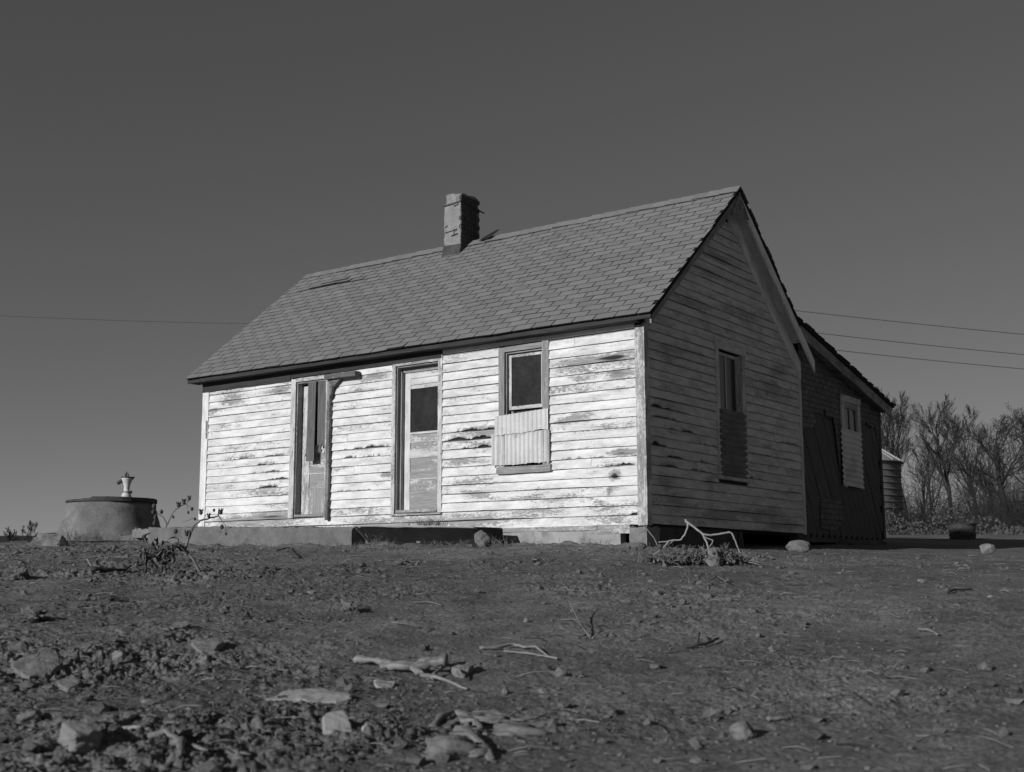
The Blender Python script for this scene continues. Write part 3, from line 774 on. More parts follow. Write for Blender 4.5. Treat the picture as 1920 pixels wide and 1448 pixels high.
# ---- front window
def corrugated(par, to3, u0, u1, v0, v1, vert, mat, label, pitch=.068, amp=.009, ragged=0.0, seed=0, skew=0.0, n0=.0, curl=None):
    m = MB(); nu = int((u1-u0)/(.011 if vert else .05))+1; nv = int((v1-v0)/(.05 if vert else .011))+1
    vs = []; bc = []; fs = []
    for j in range(nv+1):
        for i in range(nu+1):
            u = u0+(u1-u0)*i/nu; v = v0+(v1-v0)*j/nv
            ph = (u if vert else v)/pitch*2*math.pi
            nn = n0+amp*math.sin(ph)+.003*n1(u*4+v*3+seed, 2)
            if curl: nn += curl(u, v)
            rg_ = ragged*n1((u if vert else v)*22+seed, 3)
            if vert and j == 0: v += rg_
            if not vert and i in (0, nu): u += rg_
            v += skew*(u-u0)
            vs.append(to3(u, nn, v)); bc.append((u+seed, v, 0))
    W = nu+1
    for j in range(nv):
        for i in range(nu):
            a = j*W+i; fs.append((a, a+1, a+W+1, a+W))
    k = len(vs); vs2 = [V(v)+(V(to3(0, -.0012, 0))-V(to3(0, 0, 0))) for v in vs]
    m.add(vs, fs, bc); m.add(vs2, [f[::-1] for f in fs], bc)
    o = m.build('tin_sheet', mat, par, True); o['label'] = label; return o
win = MB(); win.box((-2.15, -.03, .79), (-2.056, .0, 2.345), .002, .6); win.box((-1.464, -.03, .79), (-1.36, .0, 2.365), .002, .5); win.box((-2.055, -.029, 2.285), (-1.465, .001, 2.352), .002, .4)
win.box((-2.052, .002, .8), (-2.04, .12, 2.28), .001, .6); win.box((-1.48, .002, .8), (-1.468, .12, 2.28), .001, .5); win.box((-2.039, .002, 2.262), (-1.481, .12, 2.28), .001, .3)
wf = win.build('window', M['trimgray'], house); wf['label'] = 'front window half covered with corrugated tin'
mb = MB(); mb.box((-2.17, -.055, .70), (-1.33, .0, .788), .003, .5); mb.build('window_sill', M['trimgray'], wf)
mb = MB(); ys = .045
for a in (((-2.035, ys, 1.53), (-1.995, ys+.03, 2.255)), ((-1.525, ys, 1.53), (-1.485, ys+.03, 2.255)), ((-1.994, ys, 2.215), (-1.526, ys+.03, 2.255)), ((-1.994, ys, 1.53), (-1.526, ys+.03, 1.575))): mb.box(a[0], a[1], .001, -.1)
mb.box((-2.035, .085, .82), (-1.995, .11, 1.529), .001, .2); mb.box((-1.525, .085, .82), (-1.485, .11, 1.529), .001, .2)
sash = mb.build('window_sash', M['trim'], wf)
mb = MB(); mb.box((-1.996, ys+.012, 1.573), (-1.524, ys+.016, 2.217)); mb.box((-1.996, .095, .82), (-1.524, .099, 1.53)); mb.build('window_pane', M['glass'], sash)
f3 = lambda u, n, z: (u, -.034-n, z)
corrugated(wf, f3, -2.2, -1.36, 1.19, 1.45, True, M['tin'], 'upper corrugated tin sheet over the front window', ragged=.012, seed=2, skew=.05, n0=.018, amp=.011)
corrugated(wf, f3, -2.235, -1.345, .81, 1.215, True, M['tin'], 'lower corrugated tin sheet over the front window', ragged=.008, seed=5, skew=.01, n0=.004, amp=.014, curl=lambda u, v: .02*max(0, (-2.1-u)/.135))
# ---- gable window
g3 = lambda u, n, z: (.03+n, u, z)
win = MB(); win.box((.0, 1.87, .70), (.03, 1.955, 2.40), .002, .3); win.box((.0, 2.65, .70), (.03, 2.74, 2.40), .002, .3); win.box((.0, 1.84, 2.401), (.036, 2.77, 2.48), .002, .2)
win.box((-.12, 1.957, .7), (-.002, 1.968, 2.39), .001, .4); win.box((-.12, 2.637, .7), (-.002, 2.648, 2.39), .001, .4); win.box((.0, 1.83, .655), (.06, 2.77, .699), .002, .6)
w2 = win.build('window', M['gable'], house); w2['label'] = 'tall gable window with rusty tin over its lower half'
mb = MB(); xs = -.075
mb.box((xs, 1.969, 1.53), (xs+.03, 2.01, 2.385)); mb.box((xs, 2.595, 1.53), (xs+.03, 2.636, 2.385)); mb.box((xs, 2.011, 2.34), (xs+.03, 2.594, 2.385)); mb.box((xs, 2.011, 1.53), (xs+.03, 2.594, 1.57)); mb.box((xs+.003, 2.285, 1.571), (xs+.028, 2.31, 2.339))
s2 = mb.build('window_sash', M['gable'], w2)
mb = MB(); mb.box((xs+.012, 2.008, 1.57), (xs+.016, 2.597, 2.342)); mb.build('window_pane', M['glass'], s2)
corrugated(w2, g3, 1.915, 2.69, .705, 1.60, False, M['tindark'], 'dark rusty tin sheet on the gable window', ragged=.006, seed=8, n0=.010, pitch=.085, amp=.014)
# ---- lean-to
mb = MB()
for k in range(-8, 22):                                            # diagonal sheathing planks, steep
    w0 = .205; t = V((0, .5, -.866)); nrm = V((0, .866, .5)); c = V((-.03, 4.9+k*w0/.866, 1.2))
    a = c-t*3.2; b = c+t*3.2
    # clip to wall rectangle by stepping
    pts = []
    for i in range(65):
        p = a.lerp(b, i/64)
        if 4.70 < p.y < 8.13 and -.02 < p.z < LZ(p.y)-.16: pts.append(p)
    if len(pts) > 2:
        d = random.uniform(-.006, .006); mb.beam(pts[0]+V((d, 0, 0)), pts[-1]+V((d, 0, 0)), nrm*(w0-.012), V((.022, 0, 0)), .002, .1)
lw = mb.build('lean_to_wall', M['diag'], house); lw['label'] = 'dark lean-to wall of diagonal planks'
mb = MB(); mb.prism([(-.05, 4.66, -.02), (-.05, 8.14, -.02), (-.05, 8.14, LZ(8.14)-.14), (-.05, 4.66, LZ(4.66)-.14)], (-.03, 0, 0)); mb.build('lean_to_backing', M['void'], lw)
torn = [(4.70, 1.72), (4.76, 1.56), (4.85, 1.66), (5.0, 1.60), (5.26, 1.68), (5.30, 1.90), (5.45, 1.86), (5.62, 2.0), (5.72, 1.84), (5.94, 1.87), (6.04, 1.55), (6.12, 1.2), (6.2, .95), (6.30, 2.28), (7.17, 2.28), (7.18, 1.86), (7.45, 1.95), (7.7, 1.88), (7.88, 1.93), (8.0, 1.80), (8.05, 1.5), (8.14, 1.65)]
mb = MB(); ny = 260; vs = []; fs = []; bc = []
ty = np.array([t[0] for t in torn]); tz = np.array([t[1] for t in torn])
for i in range(ny+1):
    y = 4.70+(8.14-4.70)*i/ny
    zb = float(np.interp(y, ty, tz)); 
    if not 6.24 < y < 7.18: zb += .03*n1(y*13, 2)+.015*n1(y*40, 3)
    zt = LZ(y)-.13
    for j in range(9):
        t = (j/8)**1.6; z = zb+(zt-zb)*t
        x = -.008+.004*n1(y*3+z*2, 5)+(.03*(.5+n1(y*5, 6))*max(0, 1-t*14))
        vs.append((x, y, z)); bc.append((y, z, 0))
for i in range(ny):
    for j in range(8):
        a = i*9+j; fs.append((a, a+9, a+10, a+1))
mb.add(vs, fs, bc)
q = [(5.32, .12), (5.36, .52), (5.6, .6), (5.95, .55), (6.2, .58), (6.25, .2), (5.8, .08)]
mb.prism([(-.004, a, b) for a, b in q], (-.01, 0, 0))
o = mb.build('roll_siding', M['felt'], lw); o['label'] = 'torn brick-patterned roll siding'
mb = MB(); mb.box((-.02, 8.10, 0), (.006, 8.17, 2.25), .002, .3); mb.build('corner_board', M['diag'], lw)
win = MB(); win.box((-.01, 6.33, 1.70), (.025, 6.45, 2.20), .003, .1); win.box((-.01, 7.04, 1.70), (.025, 7.15, 2.19), .003, .1); win.box((-.01, 6.31, 2.201), (.03, 7.17, 2.30), .003, .1); win.box((-.01, 6.33, .8), (.02, 6.45, 1.699), .003, .3); win.box((-.01, 7.04, .8), (.02, 7.15, 1.699), .003, .3)
w3 = win.build('window', M['gable'], house); w3['label'] = 'lean-to window with bright corrugated tin over its lower part'
mb = MB(); mb.box((-.01, 6.451, 2.10), (.01, 7.039, 2.20)); mb.box((-.012, 6.72, 1.6), (.006, 6.76, 2.099)); mb.box((-.01, 6.451, .85), (.01, 6.49, 2.099)); mb.box((-.01, 7.0, .85), (.01, 7.039, 2.099)); s3 = mb.build('window_sash', M['trimgray'], w3)
mb = MB(); mb.box((-.02, 6.45, .85), (-.014, 7.04, 2.20)); mb.build('window_pane', M['glass'], s3)
corrugated(w3, lambda u, n, z: (.02+n, u, z), 6.24, 7.14, .82, 1.74, False, M['tin'], 'pale corrugated tin sheet on the lean-to window', ragged=.006, seed=3, n0=.01, pitch=.09, amp=.012, skew=-.01)
# ---- foundation
mb = MB(); mb.box((-2.44, -.04, -.42), (-.34, .10, -.045), .006); fo = mb.build('foundation_beam', M['paleconc'], house)
mb = MB(); mb.box((-.66, -.045, -.09), (-.21, -.005, .015), .004, .4); mb.box((-2.4, -.035, -.04), (-.67, -.006, .011), .003, .5); mb.build('skirt_board', M['trim'], house)
mb = MB(); mb.box((-5.1, -.03, .02), (-4.4, .0, .10), .004, .5); mb.build('skirt_board', M['trim'], house)
mb = MB(); roughbox(mb, -.205, .03, -.06, .25, -.5, -.012, .05, 8, 8); mb.build('pier_stone', M['stone'], house)
for lo, hi, jj in (((-.10, .25, -.55), (-.03, 2.45, -.005), .01), ((-.12, 4.40, -.5), (.02, 4.75, -.005), .02), ((-.12, 5.9, -.45), (.0, 6.4, -.02), .02), ((-.12, 7.8, -.4), (.0, 8.15, -.02), .02), ((-.1, 2.48, -.5), (-.02, 2.62, -.005), .01)):
    mb = MB(); mb.box(lo, hi, jj); mb.build('foundation_pier', M['darkconc'], house)
mb = MB(); mb.box((XL+.05, .02, -.6), (-2.5, .10, -.005)); mb.box((XL+.05, .1, -.6), (XL+.15, 8.0, -.005)); mb.box((XL+.1, 8.0, -.6), (-.2, 8.1, -.005)); mb.build('foundation_wall', M['darkconc'], house)
mb = MB(); mb.box((-.03, 4.75, -.10), (.0, 8.13, -.03), .01, .2); mb.build('sill_beam', M['diag'], house)
mb = MB(); mb.box((XL-.14, 1.2, 1.20), (XL-.022, 2.2, 1.235), .003); mb.build('window_sill', M['darktrim'], house)
# ------------------------------------------------------------------ concrete steps
def concrete_block(mb, pts_top, depth_vec, h, jit, seed, n=26):
    """long block: front top edge p0->p1, going back by depth_vec, down by h; crumbling edges"""
    p0, p1 = V(pts_top[0]), V(pts_top[1]); dv = V(depth_vec); vs = []; fs = []
    prof = [(0, -1, 0), (0, -.55, 0), (0, -.08, 0), (.02, 0, 1), (.5, 0, 0), (1, 0, 1), (1, -1, 0)]
    m = len(prof)
    for i in range(n+1):
        c = p0.lerp(p1, i/n)
        for j, (a, b, e) in enumerate(prof):
            q = c+dv*a+V((0, 0, h*b))
            jj = jit*(1.6 if e else .7)
            q += V((jj*n1(i*.8+j*3.3, seed), jj*n1(i*.9+j*5.1, seed+1), (jj*n1(i*1.3+j*2.2, seed+2) if j else 0)-(jit*1.2*max(0, n1(i*2.3, seed+3)-.3) if e else 0)))
            vs.append(q)
    for i in range(n):
        for j in range(m-1):
            a = i*m+j; fs.append((a, a+m, a+m+1, a+1))
    fs.append(tuple(range(m))); fs.append(tuple(range(n*m+m-1, n*m-1, -1)))
    mb.add(vs, fs)
mb = MB(); concrete_block(mb, ((-8.20, -.8, .155), (-3.98, -.8, .052)), (0, .72, .0), .52, .010, 4, 60)
o = mb.build('concrete_step', M['concrete'], None); recenter(o); tag(o, 'long pale concrete step in front of the left door', 'step')
t2 = thing('concrete_step', 'dark undercut concrete step tipped forward below the right door', 'step', (-2.9, -.6, -.3))
mb = MB(); nn_ = 30; vs = []; fs = []
for i in range(nn_+1):
    q = i/nn_; xa = -3.82+(1.93)*q; zt = .055-.062*q+.006*n1(q*9, 3)
    rag = .03*n1(q*7, 5)*(1 if .02 < q < .98 else 0); endr = .10*max(0, (q-.93)/.07)
    prof = [(-.44, -.34+endr), (-.60, -.15+endr*.3), (-.80, zt-.028), (-.83, zt-.012), (-.825, zt), (-.55, zt+.012), (-.30, zt+.01), (-.25, -.34)]
    for (y, z) in prof: vs.append((xa+(.02*n1(z*20, 3) if i in (0, nn_) else 0), y+rag*.2, z))
m_ = 8
for i in range(nn_):
    for j in range(m_-1):
        a = i*m_+j; fs.append((a, a+m_, a+m_+1, a+1))
fs += [tuple(range(m_)), tuple(range(nn_*m_+m_-1, nn_*m_-1, -1))]
mb.add(vs, fs); mb.build('slab', M['tar'], t2)
mb = MB(); mb.tube([(-3.82+1.9*q/14, -.832+.004*n1(q*1.7, 3), .058-.062*q/14+.006*n1(q*9/14, 3)) for q in range(15)], .009, 6); mb.build('rim', M['paleconc'], t2)  # pale strip painting the sunlit top edge of the slab
mb = MB(); mb.prism([(-3.95, -.80, .06), (-3.88, -.84, .05), (-3.80, -.55, -.24), (-3.84, -.5, -.24)], (.012, .05, .0)); mb.prism([(-3.97, -.6, .06), (-3.85, -.6, .05), (-3.85, -.55, -.28), (-3.97, -.55, -.28)], (0, .04, 0)); o = mb.build('broken_edge', M['concrete'], t2)
# slab between step and well
mb = MB(); A = at_r(300, 1004, 20.3); B = at_r(136, 1003, 21.2)
bk = V((-.45, .55, 0))
concrete_block(mb, (B, A), bk, .22, .02, 8, 30)
o = mb.build('concrete_slab', M['concrete'], None); recenter(o); tag(o, 'thin cracked concrete slab between the long step and the well', 'slab')
A = at_r(248, 992, 20.4); mb = MB(); concrete_block(mb, (A, at_r(300, 992, 20.0)), (-.2, .3, 0), .14, .02, 12, 12)
o = mb.build('concrete_block', M['stone'], None); recenter(o); tag(o, 'small rough concrete block lying where the step meets the well', 'block')
mb = MB(); c = at_r(90, 1016, 18.9); rm = Matrix.Rotation(-YAW, 3, 'Z') @ Matrix.Rotation(.07, 3, 'Y')
mb.blob((c.x, c.y, c.z-.05), (.40, .3, .17), 4, .35, 77, R=rm, facet=1.0)
o = mb.build('broken_slab', M['stone'], None); recenter(o); tag(o, 'broken chunk of pale concrete at the far left below the well', 'slab')
# ------------------------------------------------------------------ well and pump
wc = at_r(207, 1003, 21.6); wz = gz(wc.x, wc.y); k = (wc-CAM).dot(FW)/FPX*.985
topz = (at_r(210, 945, 21.6)).z
t = thing('concrete_well', 'round tapered concrete well with a broken flat lid', 'well', (wc.x, wc.y, wz-.05))
R0, R1 = 104*k, 80*k
mb = MB(); prof = [(R0*1.02, wz-.25), (R0, wz-.02)]+[(R0+(R1-R0)*(i/10)**.62, wz+(topz-wz)*i/10) for i in range(1, 11)]+[(R1-.12, topz+.002)]
mb.lathe(prof, wc.x, wc.y, 56, .006, 3); mb.build('well_wall', M['wellconc'], t, True)
mb = MB(); LR = 83*k; n = 60; vs = []; fs = []
lt = .082
for i in range(n):
    an = 2*math.pi*i/n; dirx = V((math.cos(an), math.sin(an), 0)); s = dirx.dot(RT0)
    up = lt*(1.0 if s > -.12 else .58)+(.012*n1(i*1.9, 5) if s <= -.12 else .003*n1(i*.8, 2))
    rr = LR*(1+.008*n1(i*1.3, 7))
    for (a, b) in ((rr*.96, .004), (rr, .012), (rr*(1.0+.004*n1(i*3.1, 4)), up-.006), (rr*.985, up), (0.02, up)):
        vs.append((wc.x+dirx.x*a, wc.y+dirx.y*a, topz+b))
for i in range(n):
    for j in range(4):
        a = i*5+j; b = ((i+1) % n)*5+j; fs.append((a, b, b+1, a+1))
mb.add(vs, fs); lid = mb.build('well_lid', M['darkconc'], t); lid['label'] = 'flat dark lid, its left half broken and paler'
hc = wc+RT0*(-35*k); mb = MB(); mb.tube([hc+V((0, 0, topz-hc.z+.03)), hc+V((0, 0, topz-hc.z+.085)), hc+RT0*.015+V((0, 0, topz-hc.z+.10)), hc+RT0*.08+V((0, 0, topz-hc.z+.105)), hc+RT0*.09+V((0, 0, topz-hc.z+.09)), hc+RT0*.092+V((0, 0, topz-hc.z+.05))], .006, 6); mb.build('lid_handle', M['rust'], lid)
# hand pump on the lid
pc = wc+RT0*(36*k)-V((FW.x, FW.y, 0))*.25; pz = topz+lt-.004; u = k
t = thing('hand_pump', 'small white cast hand pump with dark spout on the well lid', 'pump', (pc.x, pc.y, pz))
mb = MB(); prof = [(.001, pz), (10*u, pz), (10*u, pz+2*u), (8.6*u, pz+6*u), (7*u, pz+10*u), (7.4*u, pz+10.6*u), (7.4*u, pz+12.5*u), (5.6*u, pz+13*u), (5.2*u, pz+17*u), (5.6*u, pz+23*u), (7*u, pz+28*u), (9.5*u, pz+35*u), (10.5*u, pz+37.5*u), (10.5*u, pz+38.5*u), (8*u, pz+38.6*u), (.001, pz+38.5*u)]
mb.lathe(prof, pc.x, pc.y, 24); mb.build('pump_body', M['pumpwhite'], t, True)
mb = MB(); mb.lathe([(.001, pz+38.2*u), (11.2*u, pz+38.2*u), (11.4*u, pz+40.4*u), (.001, pz+40.6*u)], pc.x, pc.y, 20); mb.build('pump_cap', M['rust'], t)
mb = MB(); mb.lathe([(7.7*u, pz+10.9*u), (8.3*u, pz+11*u), (8.3*u, pz+12.4*u), (7.7*u, pz+12.5*u)], pc.x, pc.y, 20); q_ = V((pc.x, pc.y, pz+11.6*u))+RT0*8.5*u; mb.tube([q_-V((0, 0, 2.5*u)), q_+V((0, 0, 2.8*u))], 2.0*u, 6); mb.build('pump_collar', M['rust'], t)
mb = MB(); q_ = V((pc.x, pc.y, pz+36*u))+RT0*9.5*u; mb.beam(q_, q_+RT0*4*u+V((0, 0, 4*u)), (FW.x*3*u, FW.y*3*u, 0), (0, 0, 3*u)); mb.build('handle_bracket', M['rust'], t)
mb = MB(); b0 = V((pc.x, pc.y, pz+31*u)); mb.tube([b0-RT0*4*u, b0-RT0*10*u+V((0, 0, 2*u)), b0-RT0*15*u+V((0, 0, -1*u)), b0-RT0*18*u+V((0, 0, -3*u))], [4.2*u, 4*u, 3.6*u, 3.4*u], 10); mb.build('spout', M['rust'], t, True)
mb = MB(); b0 = V((pc.x, pc.y, pz+38.5*u)); mb.tube([b0-RT0*1.5*u, b0-RT0*1.5*u+V((0, 0, 12*u))], 1.1*u, 6); mb.tube([b0+RT0*1.8*u, b0+RT0*1.8*u+V((0, 0, 7*u))], 1.3*u, 6); mb.tube([b0-RT0*4*u+V((0, 0, 8*u)), b0+RT0*2*u+V((0, 0, 8.5*u))], .8*u, 6); mb.tube([b0-RT0*3.2*u+V((0, 0, 0)), b0-RT0*3.6*u+V((0, 0, 8*u))], 1.2*u, 6); mb.build('pump_rod', M['rust'], t)
# ------------------------------------------------------------------ stones and rubble
def rock(px, py, w, h, label, mat='stone', depth=None, seed=1, facet=.9, rough=.25, sink=.3, yaw=0.0, tilt=0.0, name='stone', sub=3, cat='stone', r=None):
    p = G(px, py) if r is None else at_r(px, py, r); q = mpp(p); z = gz(p.x, p.y) if r is None else p.z
    W, H = w*q/2, h*q/2; D = depth if depth else W*.8
    if py > 1060: H *= 1.15; sink += .04
    if facet > .5: W *= 1.15
    Rm = Matrix.Rotation(YAW*-1+yaw, 3, 'Z') @ Matrix.Rotation(tilt, 3, 'Y')
    m = MB(); m.blob((p.x, p.y, z+H*(1-2*sink)+.004), (W, D, H/(1-sink*.6)), sub, rough, seed, R=Rm, facet=facet)
    o = m.build(name, M[mat], None, facet < .5); recenter(o); return tag(o, label, cat)
def shard(px, py, w, h, label, mat='stone', depth=.08, seed=1, yaw=0.0, tilt=.35, th=.035, lift=.01, name='stone', cat='stone'):
    """broken flat piece of stone or concrete lying tilted in the soil"""
    rg = random.Random(seed); p = G(px, py); q = mpp(p); z = gz(p.x, p.y); W = w*q/2; n = 44; vs = []; fs = []
    corners = sorted(rg.uniform(0, 6.283) for _ in range(7)); cr = [rg.uniform(.75, 1.15) for _ in corners]
    def rad(an):
        pts = [(c, r_) for c, r_ in zip(corners, cr)]; best = 1.2
        for c, r_ in pts:
            k_ = math.cos(an-c)
            if k_ > .2: best = min(best, .82*r_/k_)
        return best
    Rm = Matrix.Rotation(-YAW+yaw, 3, 'Z') @ Matrix.Rotation(tilt, 3, 'X')
    rings = [(.01, 0), (.2, 0), (.4, 0), (.55, 0), (.7, 0), (.85, 0), (.95, -.01), (1.0, -.12), (1.01, -.5), (.95, -1.0)]
    for fr, dz in rings:
        for i in range(n):
            an = 6.283*i/n; r_ = rad(an)*fr*(1+.06*n1(an*4+seed, 6)+.03*n1(an*13+seed, 7)); x, y = r_*math.cos(an)*W, r_*math.sin(an)*depth
            zz = dz*th+(.014*float(fbm(np.array([x*9+seed]), np.array([y*14+seed*.3]), 4, 12)[0]) if dz > -.6 else 0)
            vs.append(V((p.x, p.y, z+lift+abs(math.sin(tilt))*depth*.45)) + Rm @ V((x, y, zz)))
    for k_ in range(len(rings)-1):
        for i in range(n):
            a_ = k_*n+i; b_ = k_*n+(i+1) % n; fs.append((a_, b_, b_+n, a_+n))
    m = MB(); m.add(vs, [f[::-1] for f in fs]); o = m.build(name, M[mat], None); recenter(o); return tag(o, label, cat)
rock(1497, 1038, 46, 27, 'smooth oval boulder lying in the sun by the gable shadow edge', 'stonedark', None, 3, .6, .3, .12)
rock(1853, 1041, 30, 28, 'pointed pale stone standing near the rusty barrel', 'stone', .12, 8, .9, .2, .15, name='stone')
rock(904, 1028, 36, 36, 'round rough boulder at the right end of the dark step', 'stonedark', None, 12, .5, .3, .2)
rock(795, 1026, 32, 30, 'pale angular stone leaning against the dark step', 'stone', .08, 15, 1.0, .3, .15, tilt=.5)
rock(752, 1026, 18, 10, 'small pale flat stone lying under the dark step', 'stone', None, 18, 1.0, .3, .2)
rock(733, 1025, 17, 12, 'small lumpy white stone left of the flat one under the dark step', 'stone', None, 21, .8, .35, .15)
rock(875, 1022, 12, 12, 'tiny pale stone tucked under the right end of the dark step', 'stone', None, 24, .8, .3, .15)
rock(1338, 1064, 42, 44, 'pointed grey stone standing in the heap of dead weeds', 'stonedark', .07, 27, .9, .2, .15)
shard(588, 1312, 150, 34, 'long flat pale stone slab left of the big branch', 'paleconc', .10, 31, .30, .22, .04)
shard(388, 1218, 52, 26, 'flat grey stone sticking out of the dark churned soil', 'stone', .14, 33, .2, .3)
mb = MB(); p = G(148, 1402); q = mpp(p); z = gz(p.x, p.y)
mb.blob((p.x, p.y, z+12*q), (30*q, .085, 24*q), 4, .16, 91, R=Matrix.Rotation(-YAW+.75, 3, 'Z') @ Matrix.Rotation(.14, 3, 'X'), facet=.12, cube=.86)
o = mb.build('brick', M['stone'], None); recenter(o); tag(o, 'square cut block half buried at the bottom left corner', 'brick')
shard(76, 1262, 84, 44, 'broad pale rock at the left edge of the yard', 'stone', .17, 36, .5, .3)
shard(122, 1288, 40, 18, 'small pale rock right below the broad one at the left edge', 'stone', .07, 39, .2, .3)
shard(240, 1372, 80, 26, 'wedge of pale stone right of the square cut block', 'paleconc', .06, 42, -.9, .3)
shard(632, 1376, 62, 38, 'crumbly whitish stone under the long flat slab', 'paleconc', .10, 45, .3, .4, .05)
rock(690, 1390, 26, 24, 'small pyramid shaped stone right of the crumbly whitish one', 'paleconc', .04, 48, 1.0, .2, .15)
shard(722, 1290, 46, 14, 'thin flat stone below the thick pale branch', 'paleconc', .06, 51, .3, .2)
shard(868, 1264, 46, 24, 'rounded flat stone at the right end of the thick branch', 'stone', .10, 54, .1, .35, .04, .02)
rock(1053, 1268, 28, 18, 'small grey stone in the smooth dirt right of the thick branch', 'stonedark', None, 57, .9, .3, .25)
rock(1018, 1296, 20, 10, 'tiny white stone in smooth dirt below the small grey one', 'stone', None, 60, .9, .3, .25)
rock(1390, 1378, 52, 34, 'round half buried stone at the bottom right', 'stonedark', .08, 63, .5, .3, .35)
shard(335, 1186, 44, 10, 'thin pale stone flake in front of the dead seed-pod plant', 'stone', .10, 66, .2, .15)
rock(220, 1247, 26, 22, 'small pale upright stone between the left rocks and dark soil', 'stone', None, 69, .9, .3, .2)
rock(278, 1312, 26, 12, 'small light stone chip above the wedge of pale stone', 'stone', None, 72, .9, .3, .25)
rock(55, 1352, 46, 28, 'lumpy pale stone above the square cut block at the left', 'stonedark', None, 75, .7, .35, .3)
rock(75, 1398, 40, 24, 'grey lump by the lower left edge', 'stonedark', None, 78, .7, .35, .3)
rock(985, 1164, 10, 8, 'tiny white pebble in the middle of the yard', 'stone', None, 81, .9, .3, .2)
rock(1728, 1093, 14, 8, 'small white pebble in the smooth dirt at the right', 'stone', None, 84, .9, .3, .2)
rock(1857, 1122, 9, 6, 'tiny white pebble near the right edge below the pointed stone', 'stone', None, 87, .9, .3, .2)
for i, (x, y, w, h, lb) in enumerate([(655, 1145, 34, 22, 'dark lump of soil left of the middle of the yard'), (797, 1217, 20, 14, 'round dark clod above the thick pale branch'), (1142, 1332, 32, 16, 'flat dark clod right of the bleached root'),
        (1690, 1252, 24, 12, 'dark clod in smooth dirt at the far right'), (1085, 1270, 22, 14, 'dark clod beside the small grey stone'), (60, 1168, 60, 24, 'wide dark lump at the left edge below the broken slab'), (500, 1372, 40, 22, 'dark lump right of the pale root at the bottom left'), (1335, 1345, 40, 20, 'dark lump above the round half buried stone')]):
    rock(x, y, w, h, lb, 'clod', None, 100+i*3, .5, 1.1, .3, name='soil_clod', cat='clod', sub=4)
rock(30, 1088, 44, 26, 'dark clump of soil at the left frame edge', 'clod', None, 140, .5, 1.1, .3, name='soil_clod', cat='clod', sub=4)
# ------------------------------------------------------------------ branches, roots, sticks
def gpt(px, py, lift=0.0):
    p = G(px, py); return V((p.x, p.y, gz(p.x, p.y)+lift))
def stick(m, pts, r0, r1, lift=.012, sides=7, knob=.15):
    P = []; n = len(pts)
    for i, a in enumerate(pts):
        P.append(gpt(a[0], a[1], lift if len(a) < 3 else a[2]))
    Q = []
    for i in range(n-1):
        for j in range(4): Q.append(P[i].lerp(P[i+1], j/4)+V((random.uniform(-1, 1), random.uniform(-1, 1), random.uniform(-1, 1)))*min(.006, r0*.25))
    Q.append(P[-1]); L = len(Q)
    m.tube(Q, [(r0+(r1-r0)*i/(L-1))*(1+knob*n1(i*1.3+r0*99, 3)) for i in range(L)], sides)
t = thing('fallen_branch', 'thick pale dead branch with peeling bark in the middle foreground', 'branch', gpt(760, 1262))
m = MB(); stick(m, [(664, 1246, .016), (672, 1247, .03), (700, 1251, .035), (735, 1257, .035), (770, 1264, .03), (795, 1272, .02), (815, 1277, .01)], .017, .012, sides=12, knob=.45); m.build('limb', M['bark'], t, True)
m = MB(); stick(m, [(716, 1259, .025), (750, 1263, .035), (780, 1264, .042), (808, 1264, .055), (836, 1265, .068)], .016, .030, sides=14, knob=.35); m.build('limb', M['bark'], t, True)
m = MB(); stick(m, [(790, 1272, .02), (815, 1276, .02), (845, 1285, .015), (876, 1296, .008)], .011, .006); stick(m, [(812, 1274, .02), (830, 1262, .035), (850, 1256, .03), (866, 1252, .03)], .008, .005); stick(m, [(838, 1258, .04), (862, 1270, .03), (868, 1280, .02)], .007, .004); m.build('twig', M['bark'], t, True)
t = thing('fallen_branch', 'slim forked pale branch in the middle of the yard above the thick one', 'branch', gpt(975, 1220))
m = MB(); stick(m, [(900, 1214), (930, 1213, .02), (962, 1209, .02), (985, 1212, .015)], .010, .008); m.build('limb', M['bark'], t, True)
m = MB(); stick(m, [(945, 1219, .01), (985, 1222), (1020, 1226), (1045, 1232)], .007, .006); stick(m, [(980, 1212, .015), (1005, 1214, .02), (1020, 1221), (1028, 1226)], .007, .005); m.build('twig', M['bark'], t, True)
t = thing('bleached_root', 'bleached twisted root half buried at the bottom centre', 'root', gpt(920, 1370))
m = MB(); stick(m, [(812, 1374, -.01), (824, 1358, .012), (850, 1347, .02), (880, 1352, .012), (925, 1347, .012), (975, 1353, .004), (1040, 1359, .0), (1085, 1369, -.01)], .013, .007, sides=10, knob=.7); m.build('root_limb', M['drift'], t, True)
m = MB(); stick(m, [(838, 1374, .0), (860, 1366, .02), (885, 1370, .022), (905, 1380, .01), (918, 1394, -.01)], .013, .010, sides=10, knob=.7); m.build('root_limb', M['drift'], t, True)
m = MB(); stick(m, [(856, 1390, .0), (880, 1396, .015), (902, 1414, .02), (922, 1436, .0)], .009, .014, sides=10, knob=.6); m.build('root_limb', M['drift'], t, True)
for k_, (x_, y_, a_, b_, c_) in enumerate(((875, 1382, .07, .05, .035), (925, 1362, .09, .05, .03), (1010, 1368, .10, .05, .025), (890, 1425, .06, .06, .035))):
    m = MB(); p = gpt(x_, y_); m.blob((p.x, p.y, p.z), (a_, b_, c_), 4, .7, 200+k_, R=Matrix.Rotation(-YAW, 3, 'Z'), facet=.4); m.build('root_mass', M['stonedark'], t, True)
